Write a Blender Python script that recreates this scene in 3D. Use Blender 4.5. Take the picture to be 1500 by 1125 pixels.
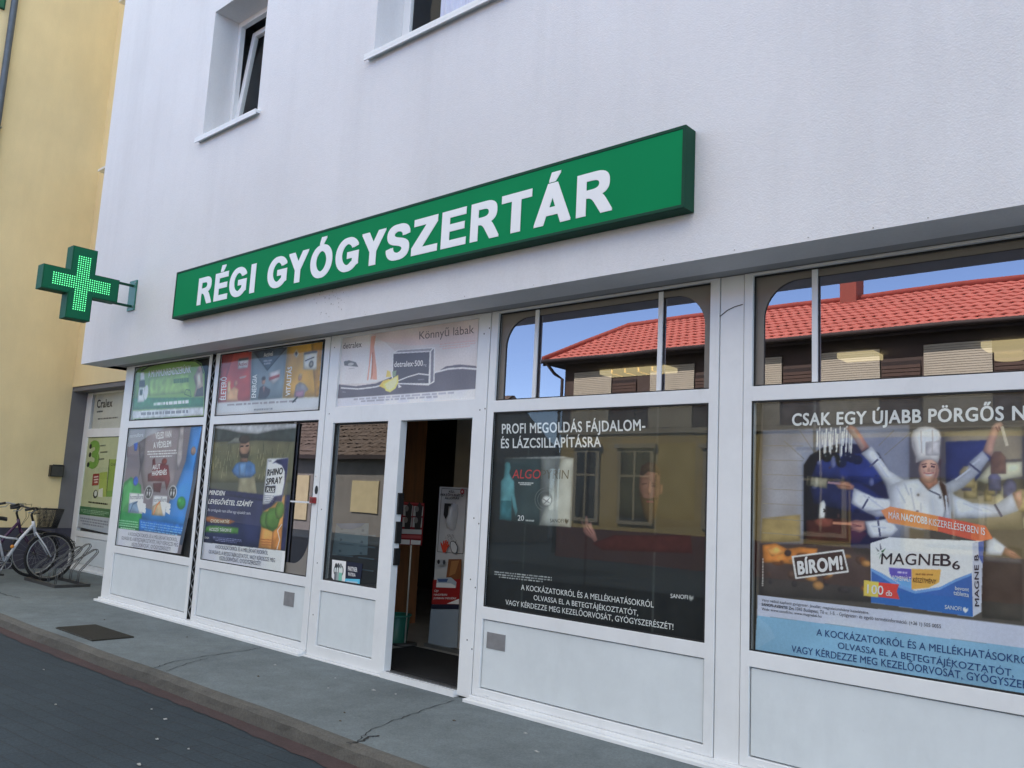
import bpy, bmesh, math, random
from mathutils import Vector, Matrix
from mathutils.geometry import tessellate_polygon
R = math.radians
random.seed(7)
scene = bpy.context.scene
for o in list(bpy.data.objects): bpy.data.objects.remove(o)

# ------------------------------------------------------------------ camera
cam = bpy.data.cameras.new('camera'); cam_o = bpy.data.objects.new('camera', cam)
scene.collection.objects.link(cam_o); scene.camera = cam_o
cam.sensor_width = 36.0; cam.lens = 29.438; cam.clip_end = 2000
right = Vector((0.7509656, 0.6584637, 0.0497609))
down = Vector((-0.0541218, 0.1364772, -0.9891637))
fwd = Vector((-0.6581197, 0.7401348, 0.1381270))
m3 = Matrix((right, -down, -fwd)).transposed()
cam_o.matrix_world = Matrix.Translation((0, 0, 1.58)) @ m3.to_4x4()

# ------------------------------------------------------------------ daylight: the sun stands behind the pharmacy
SUN_EL, SUN_AZ = 50.0, -18.0          # azimuth from +Y, negative towards -X
world = bpy.data.worlds.new('World'); scene.world = world; world.use_nodes = True
wn = world.node_tree.nodes
sky = wn.new('ShaderNodeTexSky'); sky.sky_type = 'NISHITA'; sky.sun_disc = False
sky.sun_elevation = R(SUN_EL); sky.sun_rotation = R(SUN_AZ)
sky.air_density = 0.6; sky.dust_density = 0.4; sky.ozone_density = 1.7
wl = world.node_tree.links
# fair-weather clouds, added mostly overhead to whiten the ambient light, fewer over the houses
w_tc = wn.new('ShaderNodeTexCoord'); w_sep = wn.new('ShaderNodeSeparateXYZ'); wl.new(w_tc.outputs['Generated'], w_sep.inputs[0])
w_add = wn.new('ShaderNodeMath'); w_add.operation = 'ADD'; w_add.inputs[1].default_value = 0.22; wl.new(w_sep.outputs['Z'], w_add.inputs[0])
w_div = wn.new('ShaderNodeVectorMath'); w_div.operation = 'DIVIDE'; w_cmb = wn.new('ShaderNodeCombineXYZ')
for k in range(3): wl.new(w_add.outputs[0], w_cmb.inputs[k])
wl.new(w_tc.outputs['Generated'], w_div.inputs[0]); wl.new(w_cmb.outputs[0], w_div.inputs[1])
w_nz = wn.new('ShaderNodeTexNoise'); w_nz.inputs['Scale'].default_value = 1.15; w_nz.inputs['Detail'].default_value = 7.0; w_nz.inputs['Roughness'].default_value = 0.58
wl.new(w_div.outputs[0], w_nz.inputs['Vector'])
w_el = wn.new('ShaderNodeMapRange'); w_el.inputs[1].default_value = 0.05; w_el.inputs[2].default_value = 0.55; w_el.inputs[3].default_value = -0.22; w_el.inputs[4].default_value = 0.10
wl.new(w_sep.outputs['Z'], w_el.inputs[0])
w_sum = wn.new('ShaderNodeMath'); w_sum.operation = 'ADD'; wl.new(w_nz.outputs[0], w_sum.inputs[0]); wl.new(w_el.outputs[0], w_sum.inputs[1])
w_mk = wn.new('ShaderNodeMapRange'); w_mk.interpolation_type = 'SMOOTHSTEP'; w_mk.inputs[1].default_value = 0.46; w_mk.inputs[2].default_value = 0.66
w_mk.inputs[3].default_value = 0.0; w_mk.inputs[4].default_value = 0.92; wl.new(w_sum.outputs[0], w_mk.inputs[0])
w_mix = wn.new('ShaderNodeMix'); w_mix.data_type = 'RGBA'; w_mix.inputs['B'].default_value = (4.1, 3.9, 3.3, 1)
wl.new(w_mk.outputs[0], w_mix.inputs['Factor']); wl.new(sky.outputs[0], w_mix.inputs['A'])
wn['Background'].inputs[1].default_value = 0.15
wl.new(w_mix.outputs['Result'], wn['Background'].inputs[0])
sun = bpy.data.lights.new('sun', 'SUN'); sun.energy = 2.6; sun.angle = R(0.5); sun.color = (1.0, 0.95, 0.87)
sun_o = bpy.data.objects.new('sun', sun); scene.collection.objects.link(sun_o)
sd = Vector((math.sin(R(SUN_AZ)) * math.cos(R(SUN_EL)), math.cos(R(SUN_AZ)) * math.cos(R(SUN_EL)), math.sin(R(SUN_EL))))
sun_o.rotation_euler = sd.to_track_quat('Z', 'Y').to_euler()
sun_o.location = (0, 20, 30)
scene.view_settings.view_transform = 'Standard'; scene.view_settings.look = 'None'
scene.view_settings.exposure = 1.9; scene.view_settings.gamma = 1.0
scene.view_settings.use_curve_mapping = False

# ------------------------------------------------------------------ materials
def lin(c):
    c = c / 255.0
    return c / 12.92 if c <= 0.04045 else ((c + 0.055) / 1.055) ** 2.4
MATS = {}
def new_mat(name):
    m = bpy.data.materials.new(name); m.use_nodes = True
    nt = m.node_tree; return m, nt, nt.nodes['Principled BSDF']
def node(nt, t, **kw):
    n = nt.nodes.new(t)
    for k, v in kw.items():
        if k.startswith('_'): setattr(n, k[1:], v)
        else: n.inputs[k.replace('__', ' ')].default_value = v
    return n
def surf(name, c, rough=0.5, var=0.12, vscale=3.0, bump=0.0, bscale=200.0, metal=0.0, spec=0.5, fine=0.0, fscale=60.0, stretch=None):
    """a plain coloured surface with patchy and fine variation and an optional rough grain; c = linear rgb"""
    if name in MATS: return MATS[name]
    m, nt, b = new_mat(name); L = nt.links
    tc = node(nt, 'ShaderNodeTexCoord')
    src = tc.outputs['Object']
    if stretch:
        mp = node(nt, 'ShaderNodeMapping'); mp.inputs['Scale'].default_value = stretch
        L.new(src, mp.inputs[0]); src = mp.outputs[0]
    n1 = node(nt, 'ShaderNodeTexNoise', Scale=vscale, Detail=5.0, Roughness=0.6); L.new(src, n1.inputs['Vector'])
    r1 = node(nt, 'ShaderNodeMapRange'); r1.inputs[1].default_value = 0.3; r1.inputs[2].default_value = 0.7
    r1.inputs[3].default_value = 1 - var; r1.inputs[4].default_value = 1 + var * 0.6
    L.new(n1.outputs[0], r1.inputs[0])
    fac = r1.outputs[0]
    if fine:
        n2 = node(nt, 'ShaderNodeTexNoise', Scale=fscale, Detail=4.0, Roughness=0.7); L.new(src, n2.inputs['Vector'])
        r2 = node(nt, 'ShaderNodeMapRange'); r2.inputs[1].default_value = 0.3; r2.inputs[2].default_value = 0.7
        r2.inputs[3].default_value = 1 - fine; r2.inputs[4].default_value = 1 + fine
        L.new(n2.outputs[0], r2.inputs[0])
        mm = node(nt, 'ShaderNodeMath', _operation='MULTIPLY'); L.new(fac, mm.inputs[0]); L.new(r2.outputs[0], mm.inputs[1]); fac = mm.outputs[0]
    vm = node(nt, 'ShaderNodeVectorMath', _operation='SCALE'); vm.inputs[0].default_value = c
    L.new(fac, vm.inputs['Scale']); L.new(vm.outputs[0], b.inputs['Base Color'])
    b.inputs['Roughness'].default_value = rough; b.inputs['Metallic'].default_value = metal
    b.inputs['Specular IOR Level'].default_value = spec
    if bump:
        n3 = node(nt, 'ShaderNodeTexNoise', Scale=bscale, Detail=3.0, Roughness=0.65); L.new(src, n3.inputs['Vector'])
        bp = node(nt, 'ShaderNodeBump', Strength=bump, Distance=0.01); L.new(n3.outputs[0], bp.inputs['Height']); L.new(bp.outputs[0], b.inputs['Normal'])
    MATS[name] = m; return m
PK = 1.4
def pr(r, g, b, rough=0.45, photo=False):
    """printed ink: srgb colour of the print"""
    c = tuple(min(0.85, lin(v) * PK) for v in (r, g, b))
    if photo: return surf('photo_%d_%d_%d' % (r, g, b), c, rough, var=0.30, vscale=6.0, fine=0.14, fscale=26.0, spec=0.3)
    return surf('print_%d_%d_%d' % (r, g, b), c, rough, var=0.07, vscale=5.0, spec=0.3)

WHITE_STUCCO = surf('white_stucco', (0.75, 0.75, 0.765), 0.9, var=0.06, vscale=0.55, bump=0.36, bscale=95, fine=0.03, fscale=45, spec=0.2)
def weather(m, amount, sc, lo=.48, hi=.72):
    """streaks of old rain dirt: noise drawn out along Z, multiplied into the colour"""
    nt = m.node_tree; L = nt.links; b = nt.nodes['Principled BSDF']; src = b.inputs['Base Color'].links[0].from_socket
    tc = node(nt, 'ShaderNodeTexCoord'); mp = node(nt, 'ShaderNodeMapping'); mp.inputs['Scale'].default_value = sc; L.new(tc.outputs['Object'], mp.inputs[0])
    nz = node(nt, 'ShaderNodeTexNoise', Scale=1.0, Detail=6.0, Roughness=0.65); L.new(mp.outputs[0], nz.inputs['Vector'])
    r = node(nt, 'ShaderNodeMapRange'); r.inputs[1].default_value = lo; r.inputs[2].default_value = hi; r.inputs[3].default_value = 1.0; r.inputs[4].default_value = 1 - amount
    L.new(nz.outputs[0], r.inputs[0]); vm = node(nt, 'ShaderNodeVectorMath', _operation='SCALE'); L.new(src, vm.inputs[0]); L.new(r.outputs[0], vm.inputs['Scale']); L.new(vm.outputs[0], b.inputs['Base Color'])
weather(WHITE_STUCCO, .07, (2.2, 2.2, .18))
YELLOW = surf('yellow_stucco', (0.85, 0.70, 0.41), 0.9, var=0.07, vscale=0.8, bump=0.3, bscale=90, fine=0.03, spec=0.2)
weather(YELLOW, .12, (.9, .9, .25), .42, .7)
GREYJAMB = surf('grey_paint', (0.16, 0.16, 0.17), 0.8, var=0.1)
PLINTH = surf('plinth_dark', (0.055, 0.055, 0.08), 0.8, var=0.2, vscale=4)
PVC = surf('white_aluminium', (0.79, 0.81, 0.825), 0.35, var=0.05, vscale=1.6, fine=0.02, fscale=9)
PANEL = surf('white_panel', (0.69, 0.74, 0.765), 0.4, var=0.06, vscale=1.2, fine=0.03, fscale=7)
weather(PVC, .10, (5, 5, 2.5), .56, .80); weather(PVC, .5, (38, 38, 22), .70, .78)
weather(PANEL, .07, (4, 4, 1.2), .5, .75); weather(PANEL, .4, (30, 30, 14), .71, .78)
SEAM = surf('dark_seam', (0.02, 0.02, 0.02), 0.8)
BEIGE = surf('inner_panel_beige', (0.22, 0.20, 0.175), 0.5, var=0.1)
GREEN = surf('sign_green', (0.006, 0.235, 0.085), 0.65, var=0.06, vscale=1.0, spec=0.05)
GREEN_DK = surf('sign_green_edge', (0.010, 0.06, 0.035), 0.6, var=0.1, spec=0.15)
SIGNWHITE = surf('sign_letter_white', (0.84, 0.85, 0.86), 0.4, var=0.02)
DARK = surf('interior_dark', (0.035, 0.025, 0.02), 0.7, var=0.25)
BLACKM = surf('black_plastic', (0.015, 0.015, 0.016), 0.45, var=0.2)
STEEL = surf('galvanised_steel', (0.32, 0.33, 0.34), 0.4, metal=0.8, var=0.15)
DKSTEEL = surf('dark_steel', (0.09, 0.09, 0.09), 0.5, metal=0.5, var=0.2, vscale=12)
RUBBER = surf('rubber', (0.012, 0.012, 0.013), 0.8, var=0.2)
VENT = surf('grey_plate', (0.28, 0.28, 0.29), 0.4, metal=0.3, var=0.2, vscale=9)
PIPE = surf('pipe_zinc', (0.10, 0.125, 0.16), 0.5, metal=0.3, var=0.2, vscale=6)

def glass_mat(name, mult, tint, rough=0.0, minimum=0.0, gtint=(1, 1, 1)):
    m = bpy.data.materials.new(name); m.use_nodes = True; nt = m.node_tree; L = nt.links
    nt.nodes.clear()
    out = node(nt, 'ShaderNodeOutputMaterial'); mx = node(nt, 'ShaderNodeMixShader')
    # Schlick reflectance from the angle alone, the same from either side of the pane
    ge = node(nt, 'ShaderNodeNewGeometry'); dt = node(nt, 'ShaderNodeVectorMath', _operation='DOT_PRODUCT'); L.new(ge.outputs['Normal'], dt.inputs[0]); L.new(ge.outputs['Incoming'], dt.inputs[1])
    ab = node(nt, 'ShaderNodeMath', _operation='ABSOLUTE'); L.new(dt.outputs['Value'], ab.inputs[0]); om = node(nt, 'ShaderNodeMath', _operation='SUBTRACT'); om.inputs[0].default_value = 1.0; L.new(ab.outputs[0], om.inputs[1])
    pw = node(nt, 'ShaderNodeMath', _operation='POWER'); pw.inputs[1].default_value = 5.0; L.new(om.outputs[0], pw.inputs[0])
    fr = node(nt, 'ShaderNodeMath', _operation='MULTIPLY_ADD'); fr.inputs[1].default_value = 0.96; fr.inputs[2].default_value = 0.04; L.new(pw.outputs[0], fr.inputs[0])
    mu = node(nt, 'ShaderNodeMath', _operation='MULTIPLY_ADD', _use_clamp=True)
    mu.inputs[1].default_value = mult; mu.inputs[2].default_value = minimum
    tr = node(nt, 'ShaderNodeBsdfTransparent', Color=(*tint, 1)); gl = node(nt, 'ShaderNodeBsdfGlossy', Roughness=rough, Color=(*gtint, 1))
    # old glazing is never quite flat: a slow waviness bends the reflections a little
    tc = node(nt, 'ShaderNodeTexCoord'); nz = node(nt, 'ShaderNodeTexNoise', Scale=1.3, Detail=1.0)
    L.new(tc.outputs['Object'], nz.inputs['Vector'])
    bp = node(nt, 'ShaderNodeBump', Strength=0.06, Distance=0.01); L.new(nz.outputs[0], bp.inputs['Height']); L.new(bp.outputs[0], gl.inputs['Normal'])
    L.new(fr.outputs[0], mu.inputs[0]); L.new(mu.outputs[0], mx.inputs[0]); L.new(tr.outputs[0], mx.inputs[1]); L.new(gl.outputs[0], mx.inputs[2])
    L.new(mx.outputs[0], out.inputs[0]); return m
GLASS = glass_mat('clear_glass', 0.45, (0.97, 0.98, 0.97))
STREET_GLASS = glass_mat('street_glass', 0.85, (0.95, 0.97, 0.96), minimum=0.015, rough=0.015)
MIRROR = glass_mat('reflective_film_glass', 0.8, (0.40, 0.41, 0.41), minimum=0.27, gtint=(0.94, 0.90, 1.0))
CLEAR = glass_mat('glass_back', 0.0, (0.97, 0.98, 0.98))

def emit(name, c, s):
    m = bpy.data.materials.new(name); m.use_nodes = True; nt = m.node_tree; b = nt.nodes['Principled BSDF']
    b.inputs['Base Color'].default_value = (*c, 1); b.inputs['Emission Color'].default_value = (*c, 1); b.inputs['Emission Strength'].default_value = s
    return m

# ------------------------------------------------------------------ mesh helpers
def link(o, parent=None):
    scene.collection.objects.link(o)
    if parent is not None: o.parent = parent
    return o
class MB:
    """collects polygons with materials and links them as one mesh object"""
    def __init__(s): s.v = []; s.f = []; s.m = []; s.mats = []; s.smooth = []
    def mi(s, m):
        if m not in s.mats: s.mats.append(m)
        return s.mats.index(m)
    def add(s, vs, fs, m, smooth=False):
        b = len(s.v); i = s.mi(m); s.v += [tuple(v) for v in vs]
        for f in fs: s.f.append([b + k for k in f]); s.m.append(i); s.smooth.append(smooth)
    def box(s, x0, x1, y0, y1, z0, z1, m):
        vs = [(x, y, z) for x in (x0, x1) for y in (y0, y1) for z in (z0, z1)]
        s.add(vs, [(0, 1, 3, 2), (4, 6, 7, 5), (0, 4, 5, 1), (2, 3, 7, 6), (0, 2, 6, 4), (1, 5, 7, 3)], m); return s
    def tube(s, pts, r, m, n=8, closed=False, r2=None):
        pts = [Vector(p) for p in pts]; N = len(pts); rings = []
        up = Vector((0.31, 0.17, 0.93)); base = len(s.v)
        prev = None; vs = []
        for i, p in enumerate(pts):
            a = pts[(i - 1) % N] if (closed or i > 0) else p
            b = pts[(i + 1) % N] if (closed or i < N - 1) else p
            t = (b - a).normalized()
            if prev is None:
                u = t.cross(up).normalized()
            else:
                u = (prev - t * prev.dot(t)).normalized()
            prev = u; w = t.cross(u)
            rr = r if r2 is None else r + (r2 - r) * i / max(1, N - 1)
            for k in range(n):
                an = 2 * math.pi * k / n; vs.append(p + (u * math.cos(an) + w * math.sin(an)) * rr)
        fs = []
        for i in range(N if closed else N - 1):
            j = (i + 1) % N
            for k in range(n): fs.append((i * n + k, i * n + (k + 1) % n, j * n + (k + 1) % n, j * n + k))
        if not closed: fs.append(tuple(range(n))[::-1]); fs.append(tuple((N - 1) * n + k for k in range(n)))
        s.add(vs, fs, m, True); return s
    def flat(s, pts, y, m):
        """flat polygon in the plane y, facing the street"""
        tri = tessellate_polygon([[Vector((p[0], p[1], 0)) for p in pts]])
        fs = []
        for t in tri:
            a, b, c = (pts[i] for i in t)
            ar = (b[0] - a[0]) * (c[1] - a[1]) - (b[1] - a[1]) * (c[0] - a[0])
            fs.append(tuple(t) if ar > 0 else tuple(reversed(t)))
        s.add([(p[0], y, p[1]) for p in pts], fs, m); return s
    def mesh(s, me, m):
        s.add([v.co[:] for v in me.vertices], [tuple(p.vertices) for p in me.polygons], m); bpy.data.meshes.remove(me); return s
    def plate(s, loops, y, thick, m, bevel=0.0):
        return s.mesh(plate(loops, y, thick, bevel), m)
    def build(s, name, parent=None):
        me = bpy.data.meshes.new(name); me.from_pydata(s.v, [], s.f)
        for m in s.mats: me.materials.append(m)
        for p, i, sm in zip(me.polygons, s.m, s.smooth): p.material_index = i; p.use_smooth = sm
        me.update(); return link(bpy.data.objects.new(name, me), parent)
def plate(loops, y, thick, bevel=0.0):
    """a board with holes: loops of (x, z); front face at y, back at y + thick"""
    cu = bpy.data.curves.new('tmp', 'CURVE'); cu.dimensions = '2D'; cu.fill_mode = 'BOTH'; cu.extrude = max(0.0, thick / 2 - bevel)
    cu.bevel_depth = bevel; cu.bevel_resolution = 1; cu.offset = -bevel
    for lp in loops:
        sp = cu.splines.new('POLY'); sp.points.add(len(lp) - 1)
        for p, q in zip(sp.points, lp): p.co = (q[0], q[1], 0, 1)
        sp.use_cyclic_u = True
    ob = bpy.data.objects.new('tmp', cu); me = bpy.data.meshes.new_from_object(ob)
    for v in me.vertices:
        u, w, h = v.co; v.co = (u, y + thick / 2 - h, w)
    bpy.data.objects.remove(ob); bpy.data.curves.remove(cu); return me
def rect(x0, x1, z0, z1): return [(x0, z0), (x1, z0), (x1, z1), (x0, z1)]
def ellipse(cx, cz, rx, rz, n=20, a0=0.0, a1=360.0):
    return [(cx + rx * math.cos(R(a0 + (a1 - a0) * k / n)), cz + rz * math.sin(R(a0 + (a1 - a0) * k / n))) for k in range(n if a1 - a0 >= 360 else n + 1)]
CAPH = {}
GLY = {}
def text_mesh(body, gap=1.0):
    cu = bpy.data.curves.new('tmp', 'FONT'); cu.body = body; cu.size = 1.0; cu.resolution_u = 4; cu.space_character = gap
    cu.fill_mode = 'FRONT'
    ob = bpy.data.objects.new('tmp', cu); me = bpy.data.meshes.new_from_object(ob)
    bpy.data.objects.remove(ob); bpy.data.curves.remove(cu); return me
def cap_height():
    if 'H' not in CAPH:
        me = text_mesh('H'); CAPH['H'] = max(v.co.y for v in me.vertices); bpy.data.meshes.remove(me)
    return CAPH['H']
def text_to(mb, body, bl, br, tl, y, m, bold=0.0, gap=1.0, ref=None):
    """text laid between baseline points bl and br, capitals reaching tl; ref = a prefix whose end lies at br.
    Bold letters are drawn with strokes thickened by a fan of slightly shifted outlines."""
    gap = gap + max(0, bold) * 1.6
    me = text_mesh(body, gap); H = cap_height()
    u0 = min(v.co.x for v in me.vertices); u1 = max(v.co.x for v in me.vertices)
    if ref:
        mr = text_mesh(ref, gap); u1 = max(v.co.x for v in mr.vertices); bpy.data.meshes.remove(mr)
    ex = Vector(br) - Vector(bl); ez = Vector(tl) - Vector(bl)
    b = max(0, bold); sh = [(0, 0)] if b < .004 else [(math.cos(R(a)) * b, math.sin(R(a)) * b * .8) for a in (range(0, 360, 45) if b > .012 else range(0, 360, 90))]
    co = [v.co.copy() for v in me.vertices]; fs = [tuple(p.vertices) for p in me.polygons]; bpy.data.meshes.remove(me)
    for k, (dx, dz) in enumerate(sh):
        vs = []
        for c in co:
            p = Vector(bl) + ex * ((c.x + dx - u0) / (u1 - u0)) + ez * ((c.y + dz + b * .3) / H * (1 - b * .6)); vs.append((p.x, y - .00003 * k, p.y))
        mb.add(vs, fs, m)

# ------------------------------------------------------------------ naming helpers
def tag(o, label=None, cat=None, group=None, kind=None):
    if label: o['label'] = label
    if cat: o['category'] = cat
    if group: o['group'] = group
    if kind: o['kind'] = kind
    return o
def thing(name, label, cat, group=None):
    return tag(link(bpy.data.objects.new(name, None)), label, cat, group)
def kids(o): return [c for c in bpy.data.objects if c.parent == o]
def seat(root):
    """put a finished thing's origin at the middle of its base"""
    fam = [root]; i = 0
    while i < len(fam): fam += kids(fam[i]); i += 1
    pts = [v.co for o in fam if o.type == 'MESH' for v in o.data.vertices]
    c = Vector(((min(p.x for p in pts) + max(p.x for p in pts)) / 2, (min(p.y for p in pts) + max(p.y for p in pts)) / 2, min(p.z for p in pts)))
    for o in fam:
        if o.type == 'MESH': o.data.transform(Matrix.Translation(-c))
    root.location = c; return root
def copy_tree(o, parent=None):
    c = o.copy(); link(c, parent)
    for ch in kids(o): copy_tree(ch, c)
    return c

# ================================================================== the setting
def road_mat():
    m, nt, b = new_mat('road_blocks'); L = nt.links
    tc = node(nt, 'ShaderNodeTexCoord'); mp = node(nt, 'ShaderNodeMapping'); mp.inputs['Rotation'].default_value = (0, 0, R(-4))
    L.new(tc.outputs['Object'], mp.inputs[0])
    nz = node(nt, 'ShaderNodeTexNoise', Scale=3.0, Detail=2.0); L.new(tc.outputs['Object'], nz.inputs['Vector'])
    av = node(nt, 'ShaderNodeVectorMath', _operation='MULTIPLY_ADD'); av.inputs[1].default_value = (0.02, 0.02, 0)
    L.new(nz.outputs['Color'], av.inputs[0]); L.new(mp.outputs[0], av.inputs[2])
    br = node(nt, 'ShaderNodeTexBrick', Scale=1.0, Mortar__Size=0.006, Mortar__Smooth=0.4, Bias=0.0, Brick__Width=0.22, Row__Height=0.12)
    br.inputs['Color1'].default_value = (0.035, 0.050, 0.062, 1); br.inputs['Color2'].default_value = (0.031, 0.044, 0.056, 1); br.inputs['Mortar'].default_value = (0.031, 0.038, 0.045, 1)
    L.new(av.outputs[0], br.inputs['Vector'])
    n2 = node(nt, 'ShaderNodeTexNoise', Scale=55.0, Detail=6.0, Roughness=0.75); L.new(tc.outputs['Object'], n2.inputs['Vector'])
    n1 = node(nt, 'ShaderNodeTexNoise', Scale=0.9, Detail=5.0, Roughness=0.6); L.new(tc.outputs['Object'], n1.inputs['Vector'])
    r1 = node(nt, 'ShaderNodeMapRange'); r1.inputs[1].default_value = .3; r1.inputs[2].default_value = .7; r1.inputs[3].default_value = .82; r1.inputs[4].default_value = 1.12
    r2 = node(nt, 'ShaderNodeMapRange'); r2.inputs[1].default_value = .25; r2.inputs[2].default_value = .75; r2.inputs[3].default_value = .5; r2.inputs[4].default_value = 1.5
    L.new(n1.outputs[0], r1.inputs[0]); L.new(n2.outputs[0], r2.inputs[0])
    mu = node(nt, 'ShaderNodeMath', _operation='MULTIPLY'); L.new(r1.outputs[0], mu.inputs[0]); L.new(r2.outputs[0], mu.inputs[1])
    vs = node(nt, 'ShaderNodeVectorMath', _operation='SCALE'); L.new(br.outputs['Color'], vs.inputs[0]); L.new(mu.outputs[0], vs.inputs['Scale'])
    L.new(vs.outputs[0], b.inputs['Base Color']); b.inputs['Roughness'].default_value = 0.85; b.inputs['Specular IOR Level'].default_value = 0.3
    ad = node(nt, 'ShaderNodeMath', _operation='MULTIPLY_ADD'); ad.inputs[1].default_value = 0.35
    L.new(n2.outputs[0], ad.inputs[0]); iv = node(nt, 'ShaderNodeMath', _operation='SUBTRACT'); iv.inputs[0].default_value = 1.0
    L.new(br.outputs['Fac'], iv.inputs[1]); L.new(iv.outputs[0], ad.inputs[2])
    bp = node(nt, 'ShaderNodeBump', Strength=0.5, Distance=0.006); L.new(ad.outputs[0], bp.inputs['Height']); L.new(bp.outputs[0], b.inputs['Normal'])
    return m
def stone_mat(name, c, stain):
    m, nt, b = new_mat(name); L = nt.links
    tc = node(nt, 'ShaderNodeTexCoord')
    n1 = node(nt, 'ShaderNodeTexNoise', Scale=1.1, Detail=8.0, Roughness=0.68); L.new(tc.outputs['Object'], n1.inputs['Vector'])
    n2 = node(nt, 'ShaderNodeTexNoise', Scale=70.0, Detail=5.0, Roughness=0.75); L.new(tc.outputs['Object'], n2.inputs['Vector'])
    n4 = node(nt, 'ShaderNodeTexNoise', Scale=6.0, Detail=6.0, Roughness=0.7); L.new(tc.outputs['Object'], n4.inputs['Vector'])
    cr = node(nt, 'ShaderNodeValToRGB'); cr.color_ramp.elements[0].position = 0.3; cr.color_ramp.elements[1].position = 0.68
    cr.color_ramp.elements[0].color = (*stain, 1); cr.color_ramp.elements[1].color = (*c, 1)
    L.new(n1.outputs[0], cr.inputs[0])
    r2 = node(nt, 'ShaderNodeMapRange'); r2.inputs[1].default_value = .25; r2.inputs[2].default_value = .75; r2.inputs[3].default_value = .72; r2.inputs[4].default_value = 1.25
    L.new(n2.outputs[0], r2.inputs[0])
    r4 = node(nt, 'ShaderNodeMapRange'); r4.inputs[1].default_value = .3; r4.inputs[2].default_value = .7; r4.inputs[3].default_value = .85; r4.inputs[4].default_value = 1.1
    L.new(n4.outputs[0], r4.inputs[0])
    mu = node(nt, 'ShaderNodeMath', _operation='MULTIPLY'); L.new(r2.outputs[0], mu.inputs[0]); L.new(r4.outputs[0], mu.inputs[1])
    vs = node(nt, 'ShaderNodeVectorMath', _operation='SCALE'); L.new(cr.outputs[0], vs.inputs[0]); L.new(mu.outputs[0], vs.inputs['Scale'])
    L.new(vs.outputs[0], b.inputs['Base Color']); b.inputs['Roughness'].default_value = 0.88; b.inputs['Specular IOR Level'].default_value = 0.25
    bp = node(nt, 'ShaderNodeBump', Strength=0.45, Distance=0.008); L.new(n2.outputs[0], bp.inputs['Height']); L.new(bp.outputs[0], b.inputs['Normal'])
    return m
ROAD = road_mat()
WALK = stone_mat('pavement_concrete', (0.180, 0.212, 0.225), (0.132, 0.156, 0.168))
KERB = stone_mat('kerb_concrete', (0.13, 0.125, 0.115), (0.085, 0.085, 0.08))
REDEDGE = stone_mat('red_edging', (0.082, 0.052, 0.052), (0.066, 0.052, 0.054))
KY = 3.32; WZ = 0.105
g = MB(); g.add([(-150, -150, 0), (150, -150, 0), (150, 150, 0), (-150, 150, 0)], [(0, 1, 2, 3)], ROAD)
tag(g.build('road'), kind='structure')
# red edging strip laid along the foot of the kerb, with a ragged worn edge
xs = [-40 + i * 0.11 for i in range(420)]
g = MB(); rnd = random.Random(3)
a = [(x, KY - 0.12 - 0.02 * math.sin(x * 1.3) + rnd.uniform(-.012, .012), 0.004) for x in xs]; b_ = [(x, KY + 0.01, 0.004) for x in xs]
g.add(a + b_, [(i, i + 1, len(xs) + i + 1, len(xs) + i) for i in range(len(xs) - 1)], REDEDGE)
tag(g.build('gutter_edging'), kind='structure')
# kerb: an edge that wavers a little and is chipped
def kerb_y(x): return KY + 0.012 * math.sin(x * 0.9) + 0.006 * math.sin(x * 3.7 + 1)
g = MB(); prof = [(0.0, -0.01), (0.006, 0.03), (0.012, 0.075), (0.03, 0.098), (0.05, WZ), (0.075, WZ + 0.001)]
vs = []
for x in xs:
    for k, (dy, z) in enumerate(prof):
        j = rnd.uniform(-.004, .004) if 0 < k < 5 else 0
        vs.append((x, kerb_y(x) + dy + j, z + (rnd.uniform(-.004, .002) if 1 < k < 5 else 0)))
n = len(prof)
g.add(vs, [(i * n + k, (i + 1) * n + k, (i + 1) * n + k + 1, i * n + k + 1) for i in range(len(xs) - 1) for k in range(n - 1)], KERB)
tag(g.build('kerb'), kind='structure')
g = MB(); vs = []
for x in xs: vs += [(x, kerb_y(x) + 0.07, WZ), (x, 6.0, WZ)]
g.add(vs, [(2 * i, 2 * i + 2, 2 * i + 3, 2 * i + 1) for i in range(len(xs) - 1)], WALK)
walk = tag(g.build('pavement'), kind='structure')
# cracks across the pavement
CRACK = surf('crack_dirt', (0.022, 0.022, 0.022), 0.9)
def crack(pts, w):
    out = []; r_ = random.Random(len(pts)); P = [Vector(p) for p in pts]; dense = []
    for a, b in zip(P, P[1:]):
        for k in range(7): dense.append(a.lerp(b, k / 7) + Vector((r_.uniform(-.012, .012), r_.uniform(-.012, .012))))
    dense.append(P[-1]); vs = []
    for i, p in enumerate(dense):
        t = (dense[min(i + 1, len(dense) - 1)] - dense[max(i - 1, 0)]).normalized(); q = Vector((-t.y, t.x)) * w * (0.4 + 0.6 * r_.random()) * 0.5
        vs += [(p.x + q.x, p.y + q.y, WZ + .004), (p.x - q.x, p.y - q.y, WZ + .004)]
    g = MB(); g.add(vs, [(2 * i, 2 * i + 1, 2 * i + 3, 2 * i + 2) for i in range(len(dense) - 1)], CRACK)
    return g.build('crack', walk)
crack([(-6.73, 3.40), (-6.85, 3.6), (-6.95, 4.0), (-7.0, 4.45), (-7.05, 4.6)], 0.012)
crack([(-6.55, 3.42), (-6.75, 3.7), (-6.86, 3.95)], 0.008)
crack([(-4.13, 3.40), (-4.25, 3.6), (-4.35, 3.9), (-4.42, 4.2), (-4.5, 4.6)], 0.009)
crack([(-4.13, 3.34), (-4.10, 3.42), (-4.16, 3.52), (-4.13, 3.58)], 0.022)
crack([(-12.3, 3.95), (-11.7, 3.93), (-11.4, 3.98)], 0.02)

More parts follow.
